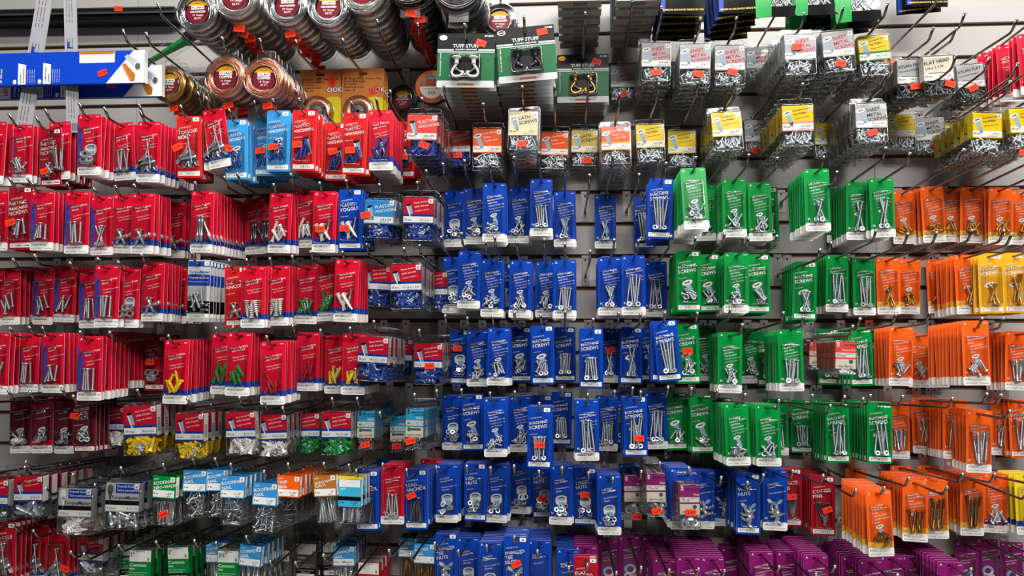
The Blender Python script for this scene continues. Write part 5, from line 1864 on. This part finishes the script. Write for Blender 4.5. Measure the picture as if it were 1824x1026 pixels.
for i, (x, y, wpx, ln, wh) in enumerate(((571, 124, 73, ('20 Gauge - 25 ft Copper Wire', 'Fil en Cuivre Calibre', '20 - 7,6 m', 'Alambre de Cobre', 'Calibre 20'), 'left of the two orange cards'),
                                         (647, 122, 75, ('28 Gauge - 50 ft Copper Wire', 'Fil en Cuivre Calibre', '28 - 15,2 m', 'Alambre de Cobre', 'Calibre 28'), 'right of the two orange cards'))):
    s, sc = .125, (P(x + wpx / 2, y, .125).x - P(x - wpx / 2, y, .125).x) / .078
    top = P(x, y, s)
    hole = Vector((top.x, -s, top.z - .010 * sc))
    M = Matrix.Translation(hole) @ Euler((0, (-.01, .02)[i], 0)).to_matrix().to_4x4() @ Matrix.Scale(sc, 4)
    root = link('picture_wire_card', None, None, M)
    tag(root, 'orange and yellow card holding a copper wire coil, %s' % wh, 'wire card', 'orange copper wire cards')
    link('printed_card', shared('wire_card_%d' % i, lambda: wire_card_mb(ln)), root)
    link('copper_coil', shared('wire_card_coil', wire_card_coil_mb), root, M4(-.004, -.001, -.072))
    link('blister', shared('wire_card_dome', wire_card_dome_mb), root, M4(-.004, -.0009, -.072))
    add_sticker(root, '4.99', M4(.022, -.0014, -.014 if i == 0 else -.030, 0, 1.5 if i == 0 else -.4, 0))
    for k in range(1, 3):
        o = link('picture_wire_card', shared('wire_card_rear', lambda: wire_card_mb(ln).join(wire_card_coil_mb(), M4(-.004, -.001, -.072)).join(wire_card_dome_mb(), M4(-.004, -.0009, -.072))),
                 None, Matrix.Translation((hole.x, -s + .018 * k, hole.z - .018 * k * .05)) @ Matrix.Scale(sc, 4))
        tag(o, '%s card behind the orange copper wire card, %s' % (ordn(k), wh), 'wire card', 'orange copper wire cards')
    add_hook(hole.x, hole.z, s, 1, 'chrome display hook through the orange wire card, %s' % wh)


# ------------------------------------------------------------------ round spool of fishing line
def spool_mb():
    mb = MB()
    mb.lathe([(.0385, 0), (.0385, .004), (.036, .005), (.036, .010), (.0385, .011), (.0385, .015), (.0365, .0158), (.0005, .0158)], 'black_plastic', 40, False)
    out = MB().join(mb, RX90)
    y = -.0160
    out.disc(0, 0, .0355, .0355, y, 'rust', 40)
    out.disc(0, 0, .026, .026, y - .0002, 'teal', 30, 0, 0, math.pi)
    out.disc(0, 0, .026, .026, y - .0002, 'offwhite', 30, 0, math.pi, 2 * math.pi)
    out.rect(-.019, .019, .0005, .0185, y - .0004, 'rust', .002)
    out.text('SHUR', 0, .0100, .0092, y - .0006, 'ink', 0, 'C', .03)
    out.text('STRIKE', 0, .0022, .0088, y - .0006, 'ink', 0, 'C', .03)
    out.text('1000-20 MONO FISHING', 0, -.0065, .0036, y - .0004, 'ink', 0, 'C', .01)
    for i in range(13):
        out.rect(-.008 + i * .00125, -.008 + i * .00125 + (.0004 if i % 3 else .0008), -.018, -.0105, y - .0004, 'ink')
    for i, ch in enumerate('MONOFILAMENT'):
        a = math.radians(214 + i * 10.4)
        out.text(ch, .0310 * math.cos(a), .0310 * math.sin(a) - .002, .0056, y - .0004, 'ink', a + math.pi / 2, 'C', .02)
    return out


s = .10
c = P(771, 158, s)
root = link('fishing_line_spool', None, None, M4(c.x, -s, c.z))
tag(root, 'round orange and teal spool of line hanging left of the white swag hook card', 'spool')
link('spool', spool_mb().mesh('spool'), root)
tb = MB()
tb.tube([(-.006, -.007, .036), (-.006, -.007, .044), (-.003, -.007, .049), (.003, -.007, .049), (.006, -.007, .044), (.006, -.007, .036)], .0018, 'black_plastic', 8)
link('hanging_loop', tb.mesh('hanging_loop'), root)
add_sticker(root, '2.99', M4(.020, -.0172, .004, 0, 0, 0))
add_hook(c.x, c.z + .0445, s, 1, 'chrome display hook through the orange and teal line spool')


# ------------------------------------------------------------------ green and black cards with swag hooks
UW, UH = .112, .106


def swag_card_mb(tone, detail=True):
    mb = MB()
    x0, x1, z0, z1 = -UW / 2, UW / 2, -(UH - .013), .013
    mb.sheet(rrect(x0, x1, z0, z1, .003), [slot(.0125, .0032)], -.0010, 0, 'black')
    y1, y2 = -.0012, -.0014
    mb.rect(x0, x1, z0 + .013, -.024, y1, 'forest')
    mb.rect(-.030, .030, -.079, -.033, y2, 'black', .004)
    mb.rect(x0, x1, -.0245, -.0180, y2, 'silver_print')
    mb.rect(x0, x1, -.0225, -.0210, y2 - .0001, 'forest')
    mb.rect(x0, x1, z0, z0 + .0132, y2, 'silver_print', .0025)
    mb.disc(x0 + .011, .0045, .0078, .0050, y2, {'WHITE': 'white', 'BLACK': 'white', 'GOLD': 'gold'}[tone], 20)
    mb.disc(x0 + .011, .0045, .0070, .0042, y2 - .0001, {'WHITE': 'white', 'BLACK': 'black', 'GOLD': 'gold'}[tone], 20)
    mb.text(tone, x0 + .011, .0030, .0042, y2 - .0002, 'white' if tone == 'BLACK' else 'ink', 0, 'C', .01)
    mb.rect(-.024, .024, -.0215, -.0160, y2 - .0002, 'black')
    mb.text('TUFF STUFF', 0, -.0150, .0098, y2 - .0003, 'silver_print', 0, 'C', .035)
    mb.text("BUILDER'S HARDWARE", 0, -.0202, .0040, y2 - .0003, 'white', 0, 'C', .012)
    mb.text('Swag Hook', 0, -.0300, .0062, y2, 'white', 0, 'C', .02)
    mb.text('87128' + tone[0], x1 - .003, .0062, .0048, y2, 'white', 0, 'R', .01)
    mb.rect(-.016, .016, z0 + .004, z0 + .0085, y2 - .0002, 'brown_print')
    if detail:
        mb.text('Crochet décoratif / Gancho', x0 + .0075, z0 + .022, .0042, y2, 'white', math.pi / 2, 'L')
        mb.text('2 SETS', 0, z0 + .0048, .0034, y2 - .0003, 'ink')
    return mb


def swag_dome_mb():
    return dome_mb(-.031, .031, -.080, -.032, .020)


for x, y, wpx, tone, m, n, rot, word, stp in ((831, 60, 102, 'WHITE', 'anchor_white', 9, -1.5, 'white', (.029, -.006)), (935, 48, 104, 'BLACK', 'anchor_black', 9, 4, 'black', (.033, .000)),
                                              (1038, 97, 92, 'GOLD', 'brass', 7, 0, 'gold', (.030, -.004))):
    s, sc = solve_depth(x, y, wpx, UW)
    top = P(x, y, s)
    hole = Vector((top.x, -s, top.z - .013 * sc))
    M = Matrix.Translation(hole) @ Euler((0, -math.radians(rot), 0)).to_matrix().to_4x4() @ Matrix.Scale(sc, 4)
    root = link('swag_hook_card', None, None, M)
    grp = 'green and black swag hook cards'
    tag(root, 'green and black card with a pair of %s swag hooks, front of its stack' % word, 'hook card', grp)
    link('printed_card', shared('swag_card_' + tone, lambda: swag_card_mb(tone)), root)
    sk = item('swag', m)
    for q in (-1, 1):
        link('swag_hook', item_mesh(sk), root, Matrix.Translation((q * .0165, -.0105, -.0605)) @ Euler((0, 0, 0 if q < 0 else math.pi)).to_matrix().to_4x4() @ Matrix.Scale(.82, 4))
    for q in (-1, 1):
        link('screw', item_mesh(item('screw', .032, 'pan', 'zinc', .0019, True)), root, M4(q * .005, -.007, -.066, 0, q * 1.0))
    link('blister', shared('swag_dome', swag_dome_mb), root)
    add_sticker(root, '6.99', M4(stp[0], -.0022, stp[1], 0, .35 if word != 'black' else -.15, 0))

    def rfn():
        mb = MB().join(swag_card_mb(tone, False)).join(swag_dome_mb())
        for q in (-1, 1):
            mb.join(ITEM[sk], Matrix.Translation((q * .0165, -.0105, -.0605)) @ Euler((0, 0, 0 if q < 0 else math.pi)).to_matrix().to_4x4() @ Matrix.Scale(.82, 4))
        return mb
    for i in range(1, n + 1):
        d = .0225 * i * sc
        if d > s - .012:
            break
        o = link('swag_hook_card', shared('swag_rear_' + tone, rfn), None, Matrix.Translation((hole.x + random.uniform(-.002, .002), -s + d, hole.z - d * .05)) @ Matrix.Rotation(random.uniform(-.02, .02), 4, 'Y') @ Matrix.Scale(sc, 4))
        tag(o, '%s card behind the front card of %s swag hooks' % (ordn(i), word), 'hook card', grp)
    add_hook(hole.x, hole.z, s, 1, 'chrome display hook through the cards of %s swag hooks' % word)


# ------------------------------------------------------------------ long blue boxes, white strips and black rail at the upper left
def blue_box(x1px, ya, yb, s, L, where, x_shift, st):
    a, b = P(x1px, ya, s), P(x1px, yb, s)
    H = a.z - b.z
    ppm = (P(x1px, ya, s).x - P(x1px - 100, ya, s).x) / 100
    root = link('long_blade_box', None, None, M4(a.x - L / 2, -s, b.z))
    tag(root, 'long blue and white printed box lying across the hooks, %s' % where, 'box', 'long blue boxes at the upper left')
    mb = MB()
    mb.box(-L / 2, L / 2, 0, .012, 0, H, 'lenox')
    x1 = L / 2

    def X(p):
        return x1 - p * ppm
    y = -.0002
    mb.flat([(x1, 0), (x1, H), (X(20), H), (X(68), 0)], y, 'white')
    mb.add([(x1 + .0002, 0, 0), (x1 + .0002, .012, 0), (x1 + .0002, .012, H), (x1 + .0002, 0, H)], [(0, 1, 2, 3)], 'white')
    # pipe and plank pictures
    mb.flat([(X(36), H * .80), (X(30), H * .88), (X(8), H * .62), (X(14), H * .40)], y - .0002, 'silver_print')
    mb.disc(X(12), H * .50, .0075, .0095, y - .0003, 'white', 20)
    mb.disc(X(12), H * .50, .0058, .0075, y - .0004, 'darkgrey_print', 18)
    mb.flat([(X(40), H * .55), (X(35), H * .62), (X(16), H * .26), (X(17), H * .06), (X(24), H * .05)], y - .0005, 'brown_print')
    mb.flat([(X(40), H * .55), (X(37), H * .55), (X(22), H * .05), (X(25), H * .05)], y - .0006, 'kraft')
    # window of the hanging hole
    mb.rect(X(116), X(53), H * .64, H * .985, y - .0001, 'white', .0015)
    mb.rect(X(115), X(54), H * .90, H * .985, y - .0003, 'brown_print')
    for p, t1, t2 in ((226, 'ONE BAY', 'ELONGATION'), (181, 'COMFORTABLE', 'HANDLE')):
        mb.flat([(X(p), H * .02), (X(p - 14), H * .02), (X(p - 14), H * .62), (X(p), H * .68)], y - .0001, 'white')
        mb.text(t1, X(p - 6), H * .06, .0048, y - .0003, 'ink', math.pi / 2, 'L', .015)
        mb.text(t2, X(p - 11.5), H * .06, .0048, y - .0003, 'ink', math.pi / 2, 'L', .015)
        for k in range(4):
            mb.text('Corte suave y limpio', X(p - 18 - k * 4), H * .06, .0034, y - .0001, 'white', math.pi / 2, 'L')
        mb.disc(X(p + 6), H * .10, .004, .005, y - .0001, 'white', 12)
    mb.flat([(X(300), 0), (X(271), 0), (X(271), H * .9), (X(300), H * .9)], y - .0001, 'white')
    mb.text('LENOX', X(277), H * .10, .0120, y - .0003, 'inkred', math.pi / 2, 'L', .03)
    mb.text('PVC/ABS', X(262), H * .06, .0066, y - .0001, 'white', math.pi / 2, 'L', .02)
    mb.text('18" 450 mm', X(255), H * .06, .0062, y - .0001, 'white', math.pi / 2, 'L', .02)
    link('printed_carton', mb.mesh('printed_carton'), root)
    add_sticker(root, '19.99', M4(x1 - (x1px - st[0]) * ppm, -.0011, (yb - st[1]) * ppm, 0, -.35 if st[2] else 0, 0))


blue_box(258, 89, 147, .245, .40, 'upper and nearer of the two', 0, (184, 129, 1))
blue_box(289, 115, 171, .205, .46, 'lower and farther of the two', 0, (200, 151, 0))


def strip(pa, pb, s, wpx, where):
    a, b = P(pa[0], pa[1], s), P(pb[0], pb[1], s)
    L = (a - b).length + .06
    ang = math.atan2(a.x - b.x, a.z - b.z)
    ppm = (P(100, 100, s).x - P(0, 100, s).x) / 100
    W = wpx * ppm
    mb = MB()
    mb.box(-W / 2, W / 2, 0, .0018, 0, L, 'strip_grey')
    for i in range(26):
        z = .03 + i * (L - .05) / 26
        if i % 9 < 6:
            for k in range(3):
                mb.rect(-W * .30 + k * W * .2, -W * .30 + k * W * .2 + W * .05, z, z + .008 + (i * 7 % 3) * .002, -.0002, 'darkgrey_print')
    for z in (L * .52, L * .86):
        mb.rect(-W * .30, -W * .12, z, z + .014, -.0003, 'band_blue')
        mb.rect(-W * .30, W * .10, z, z + .003, -.0003, 'band_blue')
    for i in range(9):
        mb.rect(-W * .38 + i * W * .085, -W * .38 + i * W * .085 + W * (.03 if i % 2 else .05), .004, .020, -.0002, 'ink')
    o = link('hanging_strip', mb.mesh('hanging_strip'), None, Matrix.Translation(b) @ Euler((0, ang, .25)).to_matrix().to_4x4())
    tag(o, 'tall white printed strip hanging behind the upper blue box, %s' % where, 'strip', 'white strips at the upper left')


strip((74, 0), (38, 250), .226, 25, 'left one of the two')
strip((126, 0), (130, 236), .226, 20, 'right one of the two')

mb = MB()
a, b = P(-60, 24, .05), P(310, 17, .05)
hh = .015
mb.box(-.01, b.x - a.x, .0, .030, -hh / 2, hh / 2, 'black_plastic')
mb.box(-.01, b.x - a.x, -.002, .0, -hh / 2, -hh / 2 + .004, 'steel_dark')
mb.box(-.01, b.x - a.x, -.002, .0, hh / 2 - .003, hh / 2, 'steel_dark')
mb.box(-.01, b.x - a.x, .004, .048, -hh * 1.35, -hh / 2, 'wire_dark')
o = link('black_rail', mb.mesh('black_rail'), None, Matrix.Translation(a) @ Matrix.Rotation(math.atan2(a.z - b.z, b.x - a.x), 4, 'Y'))
tag(o, 'long black metal rail fixed along the slatwall above the blue boxes', 'rail')
stk = link('price_sticker', shared('price_8.99', lambda: sticker_mb('8.99')), o, M4(P(212, 19, .05).x - a.x, -.0024, .004, 0, .05, 0))

# ------------------------------------------------------------------ green handled tool in a clear bag
a, b = P(256, 116, .03), P(352, 60, .12)
d = b - a
M = Matrix.Translation(a) @ d.to_track_quat('Z', 'Y').to_matrix().to_4x4()
L = d.length
root = link('bagged_tool', None, None, M)
tag(root, 'green handled tool in a clear bag, left of the copper coils', 'tool')
mb = MB()
mb.lathe([(.002, 0), (.006, .005), (.0065, L * .3), (.0085, L * .6), (.0105, L * .8), (.0105, L * .88), (.006, L * .9)], 'handle_green', 16)
link('handle', mb.mesh('handle'), root)
mb = MB()
mb.lathe([(.009, L * .78), (.013, L * .82), (.014, L * .95), (.010, L)], 'black_plastic', 16)
link('grip_end', mb.mesh('grip_end'), root, M4(0, 0.004, 0))
mb = MB()
for i in range(2):
    sgn = 1 if i else -1
    vs = []
    for r in range(7):
        for q in range(5):
            u = (q - 2) / 2
            vs.append((u * .026, sgn * (.016 * (1 - u * u) + .001 * math.sin(r * 2 + q)), L * 1.05 * r / 6))
    mb.add(vs, [(r * 5 + q, r * 5 + q + 1, r * 5 + q + 6, r * 5 + q + 5) for r in range(6) for q in range(4)], 'clear_hazy', True)
link('clear_bag', mb.mesh('clear_bag'), root)
for bx, by, row, L, nm in ((290, 207, 1.55, .26, 'long bare hook crossing the front of the blue boxes'), (330, 150, 1.0, .24, 'bare hook left of the brass coil below the green tool'),
                           (392, 118, .75, .26, 'bare hook passing between the silver coil and the copper coil')):
    q = P(bx, by, 0)
    add_hook(q.x, q.z + .15 * math.tan(math.radians(2)), .15, row, nm, L)


# ------------------------------------------------------------------ dark boxes and pouches hanging from above the picture's top edge
def dark_box_mb():
    mb = MB()
    W, H, T = .086, .11, .031
    mb.box(-W / 2, W / 2, -T, 0, 0, H, 'black')
    mb.add([(-W / 2, -T, -.0002), (W / 2, -T, -.0002), (W / 2, 0, -.0002), (-W / 2, 0, -.0002)], [(0, 1, 2, 3)], 'box_grey')
    for i in range(16):
        x = -.012 + i * .0017
        mb.add([(x, -T * .8, -.0004), (x + (.0006 if i % 3 else .0011), -T * .8, -.0004), (x + (.0006 if i % 3 else .0011), -T * .25, -.0004), (x, -T * .25, -.0004)], [(0, 1, 2, 3)], 'ink')
    mb.add([(-W / 2 - .0002, -T, 0), (-W / 2 - .0002, 0, 0), (-W / 2 - .0002, 0, H), (-W / 2 - .0002, -T, H)], [(0, 1, 2, 3)], 'picblue')
    mb.rect(-W / 2 + .002, W / 2 - .002, .016, .05, -T - .0002, 'darkgrey_print')
    mb.rect(-W / 2, W / 2, 0, .006, -T - .0002, 'box_grey')
    return mb


for sx, ybot, nm in ((1035, 2, 'left of the two dark stacks'), (1138, 0, 'right of the two dark stacks')):
    for i in range(6):
        s = .262 - .040 * i
        p = P(sx, ybot, .262)
        o = link('hanging_box', shared('dark_box', dark_box_mb), None, M4(p.x + random.uniform(-.003, .003), -s + .031, p.z - .002 * i + random.uniform(-.001, .001), 0, random.uniform(-.02, .02), random.uniform(-.03, .03)))
        tag(o, 'dark box with barcoded underside, %s from front, %s' % (ordn(i + 1), nm), 'box', 'dark boxes at the top edge')


def pouch_mb(kind):
    W, H = .088, .115
    mb = MB()
    N = 7
    for sgn in (-1, 1):
        vs = []
        for r in range(N):
            for q in range(N):
                u, v = q / (N - 1) * 2 - 1, r / (N - 1)
                b = (1 - u * u) * math.sin(math.pi * min(1, max(0, v * .96 + .02)))
                vs.append((u * W / 2, sgn * (.0005 + .008 * b) + .0012 * math.sin(5 * u + 7 * v), v * H))
        lo = [(r * N + q, r * N + q + 1, (r + 1) * N + q + 1, (r + 1) * N + q) for r in range(N - 1) for q in range(N - 1)]
        if kind == 'black':
            mb.add(vs, lo, 'black', True)
        else:
            g = [f for f in lo if (f[0] % N) < 2 or f[0] // N > 4]
            k = [f for f in lo if f not in g and f[0] // N < 1]
            c = [f for f in lo if f not in g and f not in k]
            mb.add(vs, g, 'handle_green', True)
            mb.add(vs, k, 'black', True)
            mb.add(vs, c, 'clear', True)
    if kind == 'black':
        mb.text('PREMIUM ANCHORS MADE IN USA', 0, .006, .0052, -.0052, 'tan', .05, 'C', .01)
        mb.rect(-W / 2 + .001, -W / 2 + .010, .002, .10, -.0030, 'band_blue')
        mb.rect(-.028, .020, .040, .062, -.0110, 'yellow')
        mb.rect(-.028, .036, .064, .085, -.0110, 'lenox')
    return mb


def pouch_screws_mb():
    mb = MB()
    rng = random.Random(8)
    for i in range(26):
        mb.join(ITEM[item('screw', .03, 'flat', 'zinc', .0019, True)], M4(rng.uniform(-.012, .026), rng.uniform(-.003, .003), .022 + rng.uniform(0, .045), 0, rng.uniform(-.8, .8)))
    return mb


for px, py, kind, n, rot, nm in ((1215, 26, 'black', 5, 3, 'left of the two black pouch stacks'), (1318, 24, 'black', 5, -2, 'right of the two black pouch stacks'),
                                 (1384, 30, 'green', 1, -3, 'leftmost of the three green pouches'), (1455, 27, 'green', 3, 2, 'middle one of the three green pouches'),
                                 (1530, 38, 'green', 3, -4, 'rightmost of the three green pouches'), (1652, 12, 'black', 2, 0, 'alone right of the green pouches')):
    s = .25 if px != 1652 else .12
    for i in range(n):
        q = s - .030 * i
        p = P(px, py, s)
        o = link('hanging_pouch', shared('pouch_' + kind, lambda: pouch_mb(kind)), None, M4(p.x + random.uniform(-.004, .004), -q, p.z - .002 * i, 0, math.radians(rot) + random.uniform(-.03, .03), random.uniform(-.08, .08)))
        if kind == 'green' and i == 0:
            sc_ = link('screws', shared('pouch_screws', pouch_screws_mb), o)
            sc_['kind'] = 'stuff'
        lab = ('black pouch with tan print' if kind == 'black' else 'green pouch of screws')
        tag(o, '%s, %s back, %s' % (lab, ordn(i + 1), nm), 'pouch', kind + ' pouches at the top edge')


build_hooks()
